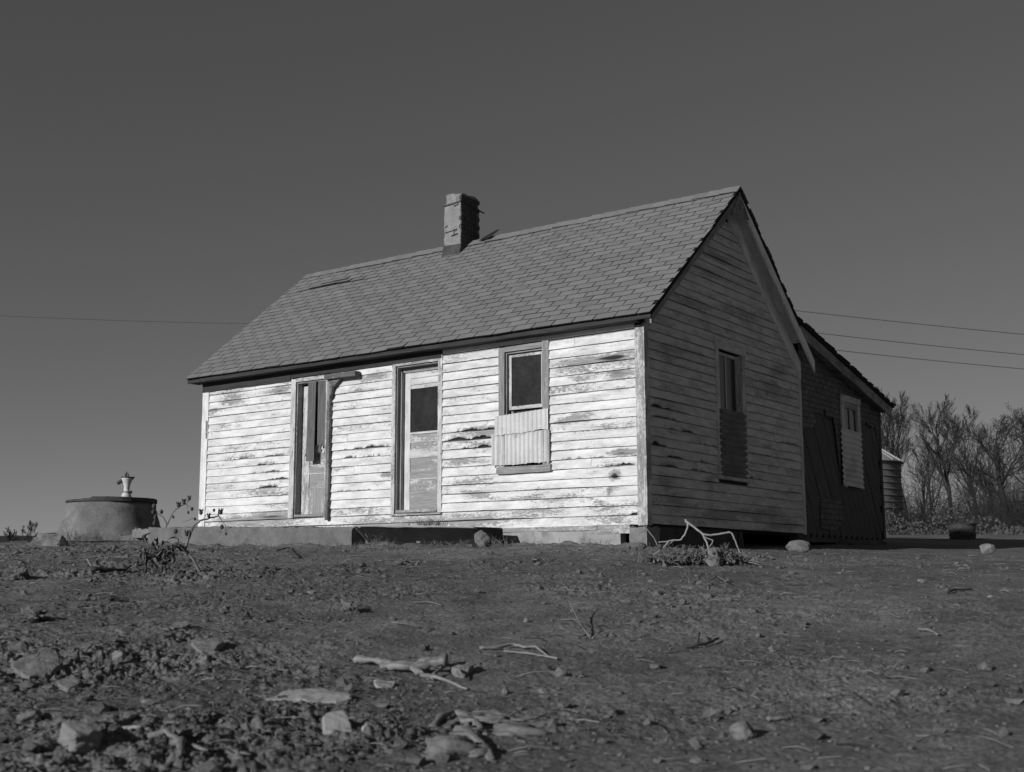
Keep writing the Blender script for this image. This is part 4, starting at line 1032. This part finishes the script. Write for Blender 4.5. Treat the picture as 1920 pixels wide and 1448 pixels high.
m = MB(); p = gpt(845, 1425); m.blob((p.x, p.y, p.z), (.12, .11, .07), 4, .45, 5, facet=.3); m.build('root_mass', M['stonedark'], t, True); m = MB(); p = gpt(960, 1375); m.blob((p.x, p.y, p.z-.02), (.2, .12, .06), 4, .5, 6, facet=.3); m.build('root_mass', M['stonedark'], t, True)
def single(name, mat, label, cat, lines, sides=7, smooth=True):
    m = MB()
    for (pts, r0, r1) in lines: stick(m, pts, r0, r1, sides=sides)
    o = m.build(name, M[mat], None, smooth); recenter(o); return tag(o, label, cat)
single('root_piece', 'drift', 'pale splintered root piece at the bottom left', 'root', [([(280, 1394), (310, 1402, .03), (345, 1412, .03), (390, 1424, .02)], .012, .006), ([(325, 1404, .02), (340, 1416, .02), (335, 1428)], .016, .012), ([(380, 1412, .01), (420, 1416, .02), (470, 1424, .01)], .007, .004)])
single('stick', 'twig', 'dark forked stick lying left of the dead seed-pod plant', 'stick', [([(170, 1079, .02), (205, 1077, .03), (235, 1075, .02), (246, 1070, .03)], .022, .008)])
single('stick', 'palestalk', 'pale bent twig lying across the dark forked stick', 'stick', [([(182, 1061, .05), (162, 1063, .06), (170, 1070, .03)], .006, .004)])
single('stick', 'straw', 'long straight straw in the dirt below the long step', 'stick', [([(180, 1030), (255, 1030, .02), (305, 1028, .02)], .005, .004)], 5)
single('stick', 'twig', 'short dark twig in front of the long step', 'stick', [([(518, 1036), (540, 1034, .04), (560, 1046, .01)], .007, .012), ([(538, 1034, .04), (550, 1040, .02)], .008, .006)])
single('stick', 'twig', 'dark knotted twig in the smooth dirt right of centre', 'stick', [([(1285, 1210), (1305, 1210, .02), (1325, 1207, .02), (1347, 1199, .02)], .010, .007), ([(1308, 1210, .02), (1312, 1198, .05)], .007, .004)])
single('stick', 'twig', 'dark crooked twig at the far right of the yard', 'stick', [([(1778, 1114), (1790, 1110, .02), (1822, 1108, .01)], .010, .006)])
single('stick', 'stalk', 'short thick stick at the bottom right', 'stick', [([(1438, 1354), (1458, 1351, .015), (1480, 1348, .01)], .009, .007)])
single('stick', 'stalk', 'small stick lying alone in smooth dirt at mid right', 'stick', [([(1722, 1178), (1742, 1183, .02), (1758, 1190, .01)], .008, .008)])
single('stick', 'straw', 'pale straight straw in the dirt left of the middle', 'stick', [([(733, 1164, .01), (765, 1170, .02), (785, 1174)], .004, .003)], 5)
single('stick', 'straw', 'pale straw above the thick branch', 'stick', [([(775, 1135), (800, 1136, .02), (828, 1140)], .005, .003)], 5)
single('board_scrap', 'twig', 'dark flat wood scrap in the left part of the yard', 'wood', [([(205, 1132, .015), (240, 1131, .02)], .022, .018)], 4, False)
single('stick', 'twig', 'dark wood scrap at the left edge above the broad rock', 'stick', [([(42, 1168, .03), (62, 1164, .04)], .03, .016)], 5, False)
single('dead_weed', 'stalk', 'small dry weed tuft right of the slim forked branch', 'weed', [([(1106, 1196), (1085, 1178, .06), (1064, 1158, .12)], .006, .003), ([(1106, 1196), (1090, 1185, .05), (1068, 1176, .08)], .005, .002), ([(1110, 1197, .01), (1122, 1196, .04), (1128, 1190, .03)], .006, .004), ([(1098, 1194, .02), (1080, 1198, .02)], .006, .003), ([(1102, 1194, .02), (1112, 1186, .05)], .005, .002)], 5)
single('dead_weed', 'stalk', 'single thin dry sprig standing below the heap of dead weeds', 'weed', [([(1292, 1098), (1294, 1080, .08)], .005, .003)], 5)
single('dead_weed', 'stalk', 'small branching dry sprig right of the single thin one', 'weed', [([(1328, 1106), (1326, 1092, .07), (1322, 1084, .12)], .004, .002), ([(1327, 1099, .03), (1345, 1093, .06), (1362, 1100, .04)], .006, .004), ([(1328, 1106, .0), (1350, 1100, .02), (1375, 1098, .02)], .004, .003)], 5)
# ------------------------------------------------------------------ dead plants with seed pods
def lerp_line(P, n=4, j=.0):
    Q = []
    for i in range(len(P)-1):
        for k_ in range(n): Q.append(P[i].lerp(P[i+1], k_/n)+V((random.uniform(-j, j), random.uniform(-j, j), random.uniform(-j, j))))
    return Q+[P[-1]]
def curl_leaf(m, c, size, seed):
    rg = random.Random(seed); R_ = Matrix.Rotation(rg.uniform(0, 6.28), 3, 'Z') @ Matrix.Rotation(rg.uniform(-1.2, 1.2), 3, 'X') @ Matrix.Rotation(rg.uniform(-.8, .8), 3, 'Y')
    n = 5; vs = []; fs = []
    for i in range(n+1):
        t = i/n
        w = size*.42*math.sin(math.pi*(.08+.88*t))
        for j in (-1, -.4, .4, 1):
            p = V((j*w*math.cos(abs(j)*1.1), math.sin(abs(j)*1.2)*w*.9+size*.25*math.sin(t*3), -t*size))
            vs.append(V(c)+R_ @ (p+V((rg.uniform(-.1, .1), rg.uniform(-.1, .1), 0))*size*.4))
    for i in range(n):
        for j in range(3):
            a = i*4+j; fs.append((a, a+1, a+5, a+4))
    m.add(vs, fs)
def pod(par, c, r, open_=False, seed=0):
    m = MB(); m.blob(c, (r*.8, r*.8, r*1.05), 2, .25, seed)
    if open_:
        for a in range(5):
            an = a*1.256+seed; d = V((math.cos(an), math.sin(an), 1.3)).normalized(); m.tube([V(c)+d*r*.6, V(c)+d*r*1.35, V(c)+d*r*1.9+V((0, 0, r*.2))], [r*.34, r*.24, r*.04], 5)
    return m.build('seed_pod', M['pod'], par, True)
base = G(382, 1080); dist = math.hypot(base.x-CAM.x, base.y-CAM.y)
def pl(x, y, d=0.0): return at_r(x/4, 860+y/4, dist+d)
t = thing('dead_seed_pod_plant', 'bent dead plant with dark seed pods standing in dirt before the long step', 'plant', base)
def stem(par, segs, mat, name='stem'):
    m = MB()
    for (P, r0, r1) in segs:
        Q = lerp_line([V(p) for p in P], 4, r0*.25); L = len(Q); m.tube(Q, [r0+(r1-r0)*i/(L-1) for i in range(L)], 6)
    return m.build(name, M[mat], par, True)
stem(t, [([V((base.x, base.y, gz(base.x, base.y)-.03)), pl(1450, 760), pl(1392, 685, .03), pl(1408, 610, .02), pl(1450, 505), pl(1500, 465, -.02), pl(1560, 450), pl(1640, 430, .03), pl(1636, 385, .03)], .015, .005),
         ([pl(1640, 430, .03), pl(1668, 470, .03), pl(1690, 500), pl(1692, 560)], .005, .003), ([pl(1392, 685, .03), pl(1340, 640), pl(1280, 650, -.03), pl(1215, 695, -.05), pl(1150, 750, -.04), pl(1130, 800)], .009, .004),
         ([pl(1220, 690), pl(1240, 760), pl(1290, 850)], .006, .003), ([pl(1140, 790), pl(1180, 840), pl(1200, 900)], .005, .004), ([pl(1450, 505), pl(1410, 560), pl(1400, 600)], .004, .003), ([pl(1500, 465), pl(1440, 450, .05), pl(1370, 480, .05)], .004, .002),
         ([pl(1520, 880, -.02), pl(1450, 895, -.1), pl(1340, 915, -.16)], .007, .004), ([pl(1530, 885, .02), pl(1600, 872, .1), pl(1700, 845, .2)], .008, .006), ([pl(1600, 870, .1), pl(1740, 830, .25)], .010, .008)], 'stalk')
for i, (x, y, r, op) in enumerate([(1508, 405, .032, True), (1605, 388, .024, False), (1656, 402, .034, True), (1664, 512, .034, False), (1695, 566, .022, False), (1318, 545, .036, False), (1400, 565, .036, True), (1566, 432, .028, True), (1462, 452, .022, False), (1500, 870, .02, False), (1730, 832, .03, True)]):
    pod(t, pl(x, y, random.uniform(-.03, .03)), r*.62, op, i)
m = MB()
for i in range(100):
    if i < 62: x, y = random.gauss(1215, 55), random.gauss(715, 60)
    else: x, y = random.gauss(1230, 50), random.gauss(885, 45)
    curl_leaf(m, pl(x, y, random.uniform(-.12, .12)), random.uniform(.045, .12), i)
for i in range(14): curl_leaf(m, pl(1310+random.uniform(-60, 60), 640+random.uniform(-25, 30), random.uniform(-.05, .05)), random.uniform(.03, .06), 200+i)
m.build('leaves', M['leaf'], t)
dist2 = 20.2
def p2(x, y, d=0.0): return at_r(x/4, 860+y/4, dist2+d)
t = thing('dead_seed_pod_plant', 'smaller dead plant with pods rising behind the step beside the well', 'plant', p2(1245, 560))
stem(t, [([p2(1245, 590), p2(1245, 510), p2(1270, 460), p2(1310, 390), p2(1350, 355), p2(1400, 340), p2(1425, 290)], .014, .005), ([p2(1250, 490), p2(1225, 440), p2(1180, 410), p2(1160, 370)], .012, .005), ([p2(1170, 400), p2(1165, 450), p2(1155, 490)], .008, .005), ([p2(1400, 340), p2(1440, 380)], .005, .003), ([p2(1400, 345), p2(1410, 405)], .005, .003)], 'stalk')
for i, (x, y, r) in enumerate([(1155, 358, .055), (1150, 400, .05), (1380, 328, .045), (1340, 352, .05), (1440, 378, .04), (1300, 440, .03), (1210, 400, .045), (1165, 440, .05), (1420, 300, .04), (1412, 405, .03), (1160, 485, .05)]): pod(t, p2(x, y), r*.8, i in (2, 3, 8), 30+i)
# heap of dead weeds at the corner
_g = G(1320, 1056); WR = math.hypot(_g.x-CAM.x, _g.y-CAM.y)
def wp(x, y, d=0.0): return at_r(1160+x/6.4, 940+y/6.4, WR+d)
base = G(1320, 1062)
t = thing('weed_heap', 'heap of dead weeds with bent pale stalks below the front corner', 'weeds', (base.x, base.y, gz(base.x, base.y)))
stem(t, [([wp(805, 225), wp(812, 245), wp(835, 262), wp(920, 325), wp(1010, 395), wp(1045, 470), wp(1080, 560), wp(1040, 640)], .014, .009)], 'palestalk', 'stalk')
stem(t, [([wp(830, 258), wp(826, 320), wp(795, 405), wp(742, 465), wp(650, 468), wp(560, 488), wp(480, 490)], .010, .007), ([wp(600, 482), wp(545, 545), wp(480, 600), wp(420, 640)], .008, .005), ([wp(660, 470), wp(620, 510), wp(590, 540)], .006, .004)], 'palestalk', 'stalk')
stem(t, [([wp(1010, 395), wp(1100, 408), wp(1200, 395), wp(1320, 373), wp(1360, 385), wp(1385, 440), wp(1420, 540), wp(1470, 650), wp(1530, 720)], .011, .007)], 'palestalk', 'stalk')
stem(t, [([wp(1030, 430), wp(1080, 450), wp(1130, 470), wp(1120, 510), wp(1080, 555)], .007, .006)], 'palestalk', 'stalk')
for seg in [([wp(300, 285), wp(360, 360), wp(430, 450), wp(470, 540)], .007, .006), ([wp(270, 720), wp(380, 735), wp(470, 740), wp(420, 700), wp(370, 665)], .006, .004), ([wp(580, 720), wp(650, 695), wp(740, 685)], .010, .009), ([wp(760, 580), wp(800, 640), wp(880, 700), wp(960, 760)], .006, .004), ([wp(1170, 560), wp(1220, 620), wp(1240, 690)], .005, .003), ([wp(1350, 590), wp(1400, 660), wp(1470, 770)], .005, .003), ([wp(1360, 760), wp(1500, 700), wp(1600, 760), wp(1760, 800)], .006, .003)]:
    stem(t, [seg], 'stalk', 'stalk')
m = MB()
for i in range(560):
    x = random.choice([random.gauss(900, 150), random.gauss(1320, 140), random.gauss(1100, 240), random.gauss(560, 130)]); hgt = 740-150*math.exp(-((x-1050)/400)**2)*random.random()**1.1
    x = min(max(x, 250), 1780)
    curl_leaf(m, wp(x, hgt-(45 if x < 1500 else -30), random.uniform(-.5, .15)), random.uniform(.03, .085), 500+i)
m.build('leaves', M['leaf'], t)
m = MB()
for i in range(160):
    x = random.gauss(1000, 300); y = 735-random.random()*110*math.exp(-((x-1050)/400)**2); a = wp(x, y, random.uniform(-.5, .1)); d = V((random.uniform(-1, 1), random.uniform(-1, 1), random.uniform(-.5, .9))).normalized()*random.uniform(.05, .16)
    m.tube([a, a+d*.5+V((0, 0, random.uniform(-.01, .02))), a+d], [.0035, .003, .0015], 4)
o = m.build('twigs', M['straw'], t); o['kind'] = 'stuff'
for i, (x, y, r) in enumerate([(1300, 555, .034), (1240, 560, .022), (500, 545, .034), (790, 560, .04), (800, 690, .045), (1015, 690, .04), (1015, 760, .035), (300, 545, .03), (210, 565, .022), (370, 690, .04), (130, 560, .022), (600, 520, .026)]): pod(t, wp(x, y, -.1), r*.85, i in (0, 1), 60+i)
# grass tuft beside the boulder
m = MB(); p = G(920, 1028)
for i in range(90):
    a = V((p.x+random.gauss(0, .09), p.y+random.gauss(0, .06)+.12, gz(p.x, p.y)-.02)); d = V((random.gauss(0, .4), random.gauss(0, .4), 1)).normalized()*random.uniform(.06, .2); m.tube([a, a+d*.6, a+d+V((random.uniform(-.05, .05), 0, -.02))], [.003, .0025, .001], 4)
o = m.build('grass_tuft', M['stalk'], None); recenter(o); tag(o, 'dry grass tuft behind the round boulder under the front wall', 'grass')
m = MB(); 
for i in range(80):
    c = V((-2.95+random.gauss(0, .12), -.45+random.gauss(0, .1), .06)); d = V((random.gauss(0, .5), random.gauss(0, .5), 1)).normalized()*random.uniform(.04, .13); m.tube([c, c+d*.6, c+d+V((random.uniform(-.04, .04), 0, -.02))], [.003, .0025, .001], 4)
o = m.build('grass_tuft', M['leaf'], None); recenter(o); tag(o, 'low dry weeds growing on top of the dark step', 'weed')  # dry weeds drawn as thin blades, not grass
m = MB(); c0 = at_r(172, 1008, 20.3)
for i in range(160):
    c = c0+RT0*random.gauss(-.05, .2)+V((0, 0, -.05)); d = V((random.gauss(0, .4), random.gauss(0, .4), 1)).normalized()*random.uniform(.06, .24); m.tube([c, c+d*.6, c+d+V((random.uniform(-.05, .05), 0, -.02))], [.003, .0025, .001], 4)
o = m.build('grass_tuft', M['straw'], None); recenter(o); tag(o, 'pale grass tuft at the left foot of the well', 'grass')
m = MB()
for i in range(900):
    if i < 520: x_, y_ = random.uniform(-8.3, -1.9), -.9-abs(random.gauss(0, .10))
    else: x_, y_ = random.uniform(-1.9, 1.6), -.12-abs(random.gauss(0, .14))
    if fbm(np.array([x_*1.7]), np.array([y_]), 2, 201)[0] < .0: continue
    c = V((x_, y_, gz(x_, y_)-.01)); d = V((random.gauss(0, .7), random.gauss(0, .7), 1)).normalized()*random.uniform(.03, .13); m.tube([c, c+d*.6, c+d+V((random.uniform(-.05, .05), 0, -.02))], [.0025, .002, .001], 3)
o = m.build('dry_grass', M['stalk'], None); tag(o, 'sparse dry grass along the foot of the house', None, kind='stuff')
# ------------------------------------------------------------------ loose soil and plant litter (uncountable)
def scatter(name, n, mat, fn, label):
    m = MB(); i = 0
    while i < n:
        a = random.uniform(-27, 27); r = 3.2+13*random.random()**1.1
        x = CAM.x+r*math.sin(YAW+math.radians(a)); y = CAM.y+r*math.cos(YAW+math.radians(a))
        if y > -.95 and -8.4 < x < .5: i += 1; continue
        w = float(rough_mask(np.array([x]), np.array([y]))[0])
        if random.random() > w*.9: 
            i += .25; continue
        fn(m, x, y, gz(x, y), r); i += 1
    o = m.build(name, M[mat], None); tag(o, label, None, kind='stuff'); return o
def clod(m, x, y, z, r):
    s = random.uniform(.003, .013)*(1+1.6*(random.random() > .9)); vs, fs = ICO[1]
    e = [random.uniform(.6, 1.4) for _ in vs]
    an = random.random()*6; ca, sa = math.cos(an), math.sin(an); sx, sy, sz = random.uniform(.8, 1.5), random.uniform(.7, 1.2), random.uniform(.45, .9)
    m.add([(x+s*q*(v[0]*sx*ca-v[1]*sy*sa), y+s*q*(v[0]*sx*sa+v[1]*sy*ca), z+s*.25+s*q*v[2]*sz) for v, q in zip(vs, e)], fs)
scatter('soil_crumbs', 13000, 'clod', clod, 'loose crumbs of dark soil over the yard')
def chip(m, x, y, z, r):
    s = random.uniform(.004, .011); vs, fs = ICO[1]
    m.add([(x+s*v[0]*random.uniform(.7, 1.5), y+s*v[1]*random.uniform(.7, 1.4), z+s*.3+s*v[2]*.6) for v in vs], fs)
scatter('pale_gravel', 260, 'stone', chip, 'scattered pale gravel chips in the dirt')
def straw(m, x, y, z, r):
    L = random.uniform(.03, .16); an = random.uniform(0, 6.28); d = V((math.cos(an), math.sin(an), random.uniform(-.05, .2)))*L; p = V((x, y, z+.004)); k_ = V((random.uniform(-1, 1), random.uniform(-1, 1), random.uniform(0, 1)))*L*.12
    q = random.uniform(.0012, .003); m.tube([p, p+d*.5+k_, p+d], [q, q, q*.6], 4)
scatter('straw_litter', 1300, 'straw', straw, 'bits of dry straw strewn over the yard')
scatter('twig_litter', 2200, 'twig', straw, 'bits of dark twig strewn over the yard')
# ------------------------------------------------------------------ barrel
p = at_r(1805, 1007, 29); z = gz(p.x, p.y)
t = thing('barrel', 'rusty dark steel barrel standing behind the lean-to in weeds', 'barrel', (p.x, p.y, z))
r_ = 22*29/FPX; hb = (at_r(1805, 983, 29)).z-z
mb = MB(); prof = [(r_*.97, z-.1), (r_, z)]+[(r_*(1+.035*(1 if i in (3, 7) else 0)), z+hb*i/10) for i in range(1, 10)]+[(r_*1.02, z+hb), (r_*.96, z+hb), (r_*.94, z+hb-.06), (.01, z+hb-.06)]
mb.lathe(prof, p.x, p.y, 26, .006, 3); mb.build('barrel_body', M['rust'], t, True)
mb = MB(); mb.tube([(p.x+r_*1.03*math.cos(a*.2618), p.y+r_*1.03*math.sin(a*.2618), z+hb) for a in range(25)], .012, 6); mb.build('barrel_rim', M['rust'], t)
# ------------------------------------------------------------------ grain bin
bc_ = at_r(1690, 1000, 58.0); z0 = base_h(np.array([bc_.x]), np.array([bc_.y]))[0]; kk = 58*1.0/FPX
Rb = 2.3; c = bc_-RT0*Rb*1.0; ze = at_r(1690, 868, 58).z; zr = at_r(1640, 838, 58).z
t = thing('grain_bin', 'round ribbed steel grain bin half hidden behind the lean-to', 'grain bin', (c.x, c.y, z0))
mb = MB(); n = 44; prof = []
for i in range(n*4+1):
    zz = z0-.3+(ze-z0+.3)*i/(n*4); prof.append((Rb+.004*math.sin(i*math.pi/2)+(.06 if i % 14 == 0 else .02 if i % 14 in (1, 13) else 0), zz))
mb.lathe(prof, c.x, c.y, 64); mb.build('bin_wall', M['bin'], t, True)
mb = MB(); mb.lathe([(Rb+.14, ze-.08), (Rb+.14, ze-.04), (.35, zr+.55), (.3, zr+.75), (.01, zr+.78)], c.x, c.y, 64); 
for i in range(24):
    an = i*2*math.pi/24; mb.beam((c.x+(Rb+.12)*math.cos(an), c.y+(Rb+.12)*math.sin(an), ze-.01), (c.x+.4*math.cos(an), c.y+.4*math.sin(an), zr+.57), (.04*-math.sin(an), .04*math.cos(an), 0), (0, 0, .05))
mb.build('bin_roof', M['binroof'], t)
# ------------------------------------------------------------------ bare trees
def bare_tree(px, base_y, top_y, dist, label, spread, seed, group, trunk_frac=.25, rpx=5, lean=0.0, levels=6, thin=.008, nch=(2, 4), up=.35, name='bare_tree'):
    rg = random.Random(seed); b = at_r(px, base_y, dist); H = at_r(px, top_y, dist).z-b.z
    b.z -= .25
    t = thing(name, label, 'tree', b, group); trunk, crown = MB(), MB()
    r0 = rpx*dist/FPX
    def axis(p, d, L, r, lev):
        """one woody axis that tapers to its tip and carries side branches"""
        n = (14, 11, 8, 5, 3)[lev] if lev < 5 else 2
        P = [p]; q = p; dd = d.copy(); wob = (.05, .08, .06, .05, .05)[min(lev, 4)]
        for i in range(n):
            dd = (dd+V((rg.gauss(0, wob), rg.gauss(0, wob), rg.gauss(0, wob*.6)+up*.06*(1+.4*lev)))).normalized(); q = q+dd*(L/n); P.append(q)
        tip = max(r*.12, thin*.8); R_ = [max(tip, r*(1-.9*(i/n)**1.15)) for i in range(n+1)]
        (trunk if lev < 1 else crown).tube(P, R_, 8 if lev < 1 else (5 if lev < 2 else 3), cap=False)
        if lev >= levels: return
        nb = (nch[0], nch[1], 5, 3, 2, 2)[min(lev, 5)]; start = (trunk_frac, .18, .15, .12, .1, .1)[min(lev, 5)]
        for i in range(nb):
            f_ = start+(1-start)*(i+rg.random()*.9)/nb; f_ = min(.98, f_); k_ = int(f_*n); s_ = P[k_].lerp(P[min(n, k_+1)], f_*n-k_); ad = (P[min(n, k_+1)]-P[max(0, k_-1)]).normalized()
            an = rg.uniform(0, 6.28); a = ad.cross(V((.3, .2, 1)))
            if a.length < .05: a = ad.cross(V((1, 0, 0)))
            a.normalize(); c_ = ad.cross(a); side = a*math.cos(an)+c_*math.sin(an)
            sp = spread*rg.uniform(.7, 1.3)*(.85 if lev > 1 else 1)
            nd = (ad*math.cos(sp)+side*math.sin(sp)).normalized()
            rl = (.66 if lev == 0 else .60 if lev == 1 else .72)*rg.uniform(.7, 1.15)*(1.12-.75*f_ if lev == 0 else 1.05-.55*f_)
            axis(s_, nd, L*rl, max(thin*.7, R_[k_]*rg.uniform(.45, .72)), lev+1)
    axis(b, V((lean, 0, 1)).normalized(), H*.97, r0, 0)
    # fit the height
    zs = [v[2] for v in crown.v]; top = max(zs); f = H/(top-b.z)
    for m in (trunk, crown): m.v = [(b.x+(v[0]-b.x)*f**.8, b.y+(v[1]-b.y)*f**.8, b.z+(v[2]-b.z)*f) for v in m.v]
    trunk.build('trunk', M['tree'], t, True); crown.build('crown', M['tree'], t)
    return t
gname = 'bare trees behind the lean-to'
bare_tree(1706, 1004, 710, 72, 'tall bare vase-shaped tree rising right above the grain bin', .50, 5, gname, .30, 6.0, .02, 4, .011, (13, 8), .8)
bare_tree(1784, 1004, 726, 70, 'slender bare tree second from the grain bin with a straight trunk', .50, 9, gname, .34, 5.5, -.02, 4, .011, (14, 7), .6)
bare_tree(1752, 1004, 790, 82, 'short bare tree between the vase-shaped tree and the slender one', .55, 13, gname, .25, 3.4, 0, 4, .011, (10, 6), .5)
bare_tree(1838, 1004, 752, 84, 'bare tree with fine high twigs left of the thick dark one', .55, 17, gname, .30, 4.4, .03, 4, .012, (14, 7), .5)
bare_tree(1886, 1004, 740, 58, 'thick dark bare tree at the right edge with low wide limbs', .80, 22, gname, .26, 9.0, .02, 4, .010, (13, 8), .4)
bare_tree(1938, 1004, 750, 74, 'bare tree partly cut off by the right frame edge', .55, 27, gname, .28, 5.0, -.02, 4, .011, (13, 7), .5)
bare_tree(1818, 1004, 850, 62, 'thin young bare tree standing in front of the fine-twigged one', .5, 31, gname, .3, 2.6, 0, 3, .009, (10, 6), .4)
bare_tree(1670, 1004, 740, 88, 'bare tree half hidden behind the grain bin and lean-to eave', .5, 36, gname, .28, 4.4, 0, 4, .012, (13, 7), .6)
bare_tree(1862, 1004, 815, 96, 'faint bare tree far back between the fine-twigged tree and the thick dark one', .6, 52, gname, .25, 3.4, 0, 3, .012, (11, 7), .5)
bare_tree(1730, 1004, 840, 95, 'low far bare tree seen through the foot of the vase-shaped tree', .6, 57, gname, .25, 3.2, 0, 3, .012, (11, 7), .5)
lg = 'bare bushes left of the well'
bare_tree(46, 1024, 958, 34, 'small leaning bare bush left of the well', .6, 41, lg, .22, 1.6, .35, 3, .006, (9, 5), .3, name='bare_bush')
bare_tree(14, 1026, 966, 30, 'bare bush at the left frame edge below the far hills', .55, 44, lg, .2, 1.6, .1, 3, .006, (8, 5), .3, name='bare_bush')
# undergrowth below the trees
m = MB()
for i in range(4600):
    x = random.uniform(1600, 1990); d = random.uniform(52, 88); b = at_r(x, 1004, d); b.z -= .3
    h = random.uniform(.6, 2.0)*(1+.6*n1(x*.02, 4))*d/50*(1 if i % 3 else 1.9); p = b; dd = V((random.gauss(0, .35), random.gauss(0, .35), 1)).normalized(); P = [p]
    for k_ in range(4): dd = (dd+V((random.gauss(0, .25), random.gauss(0, .25), random.gauss(-.05, .15)))).normalized(); p = p+dd*h/4; P.append(p)
    m.tube(P, [.008, .007, .006, .005, .004], 3, cap=False)
    for _ in range(2):
        q = P[random.randint(1, 3)]; e = V((random.gauss(0, 1), random.gauss(0, 1), random.uniform(0, 1))).normalized()*h*.35; m.tube([q, q+e*.5+V((0, 0, .05)), q+e], [.005, .005, .004], 3, cap=False)
o = m.build('undergrowth', M['tree'], None); tag(o, 'tangled bare undergrowth below the trees', None, kind='stuff')
m = MB()
for i in range(2800):
    x = random.uniform(1600, 1990); d = random.uniform(38, 50); b = at_r(x, 1002-random.random()**1.5*52*(1 if x < 1800 else .55)*(.5+.6*max(0, .5+n1(x*.021, 6))), d)
    s = random.uniform(.03, .075); a = V((random.gauss(0, 1), random.gauss(0, 1), random.gauss(0, 1))).normalized(); c2 = a.cross(V((random.gauss(0, 1), random.gauss(0, 1), random.gauss(0, 1)))).normalized()
    m.add([b-a*s, b+c2*s*.45, b+a*s, b-c2*s*.45], [(0, 1, 2, 3)])
o = m.build('dead_leaves', M['brushleaf'], None); tag(o, 'pale dead leaves on the brush below the trees', None, kind='stuff')
# ------------------------------------------------------------------ far wooded hills
def hills():
    m = MB(); n = 420; vs = []; fs = []
    for i in range(n+1):
        an = math.radians(-110+190*i/n); r = 620+60*n1(i*.05, 2)
        h = 18.5+4*n1(i*.045, 3)+1.1*n1(i*.9, 4)+.6*n1(i*2.9, 5)
        if an > -.35: h *= max(.55, 1-(an+.35)*1.2)
        for (rr, zz) in ((r-90, -9), (r-40, h*.55), (r, h), (r+120, -9)):
            vs.append((CAM.x+rr*math.sin(an), CAM.y+rr*math.cos(an), zz))
    for i in range(n):
        for j in range(3):
            a = i*4+j; fs.append((a, a+4, a+5, a+1))
    m.add(vs, fs); o = m.build('hills', M['hill'], None); o['kind'] = 'structure'; o['label'] = 'low dark wooded hills on the horizon'
hills()
# ------------------------------------------------------------------ power lines
def wire(pts, d, label):
    P0 = at_r(pts[0][0], pts[0][1], d[0]); P1 = at_r(pts[1][0], pts[1][1], d[1]); dv = P1-P0; A = P0-dv*.6; B = P1+dv*1.2; Q = []
    for i in range(41):
        t_ = i/40; Q.append(A.lerp(B, t_)+V((0, 0, 0.6*((t_-.36)**2-.04))))
    m = MB(); m.tube(Q, .011, 5); o = m.build('power_line', M['wire'], None); tag(o, label, 'power line', 'power lines across the sky')
wire(((1500, 583), (1905, 626)), (42, 45), 'topmost of the three thin wires right of the roof')
wire(((1540, 625), (1905, 664)), (42, 45), 'middle one of the three thin wires right of the roof')
wire(((1575, 657), (1905, 691)), (42, 45), 'lowest of the three thin wires right of the roof')
P0 = at_r(-60, 589, 50); P1 = at_r(520, 608, 47); m = MB(); m.tube([P0.lerp(P1, i/20)+V((0, 0, .25*((i/20-.5)**2-.25))) for i in range(21)], .007, 5)
o = m.build('power_line', M['wire'], None); tag(o, 'single thin wire crossing the sky left of the house', 'power line', 'power lines across the sky')
# ------------------------------------------------------------------ light, sky, camera
AZ, EL = math.radians(9), math.radians(18.5)          # sun left of the front wall's normal
sd = V((-math.sin(AZ)*math.cos(EL), -math.cos(AZ)*math.cos(EL), math.sin(EL)))
sun = bpy.data.lights.new('sun', 'SUN'); sun.energy = 3.5; sun.angle = math.radians(.53); sun.color = (1, 1, 1)
so = bpy.data.objects.new('sun', sun); C.objects.link(so); so.rotation_euler = sd.to_track_quat('Z', 'Y').to_euler(); so.location = (-10, -20, 15)
w = bpy.data.worlds.new('World'); S.world = w; w.use_nodes = True; nt = w.node_tree; bg = nt.nodes['Background']
sky = nt.nodes.new('ShaderNodeTexSky'); sky.sky_type = 'NISHITA'; sky.sun_disc = False; sky.sun_elevation = EL; sky.sun_rotation = math.atan2(sd.x, sd.y)
sky.air_density = 1.0; sky.dust_density = .3; sky.altitude = 1200; sky.ozone_density = 1.0
sep = nt.nodes.new('ShaderNodeSeparateColor'); cmb = nt.nodes.new('ShaderNodeCombineColor')     # red-filtered black-and-white film
nt.links.new(sky.outputs[0], sep.inputs[0])
pw = nt.nodes.new('ShaderNodeMath'); pw.operation = 'POWER'; pw.inputs[1].default_value = .72; nt.links.new(sep.outputs[0], pw.inputs[0])   # film response of the sky
for i in range(3): nt.links.new(pw.outputs[0], cmb.inputs[i])
nt.links.new(cmb.outputs[0], bg.inputs[0]); bg.inputs[1].default_value = .0655
cam = bpy.data.cameras.new('camera'); co = bpy.data.objects.new('camera', cam); C.objects.link(co); S.camera = co
cam.sensor_width = 36; cam.sensor_fit = 'HORIZONTAL'; cam.lens = FPX/1920*36; cam.clip_end = 6000; cam.clip_start = .05
co.matrix_world = Matrix(((RT.x, UP.x, -FW.x, CAM.x), (RT.y, UP.y, -FW.y, CAM.y), (RT.z, UP.z, -FW.z, CAM.z), (0, 0, 0, 1)))
cam.dof.use_dof = True; cam.dof.focus_distance = 14.5; cam.dof.aperture_fstop = 3.6
S.view_settings.view_transform = 'Standard'; S.view_settings.look = 'None'; S.view_settings.exposure = 0; S.view_settings.gamma = 1
S.render.engine = 'CYCLES'
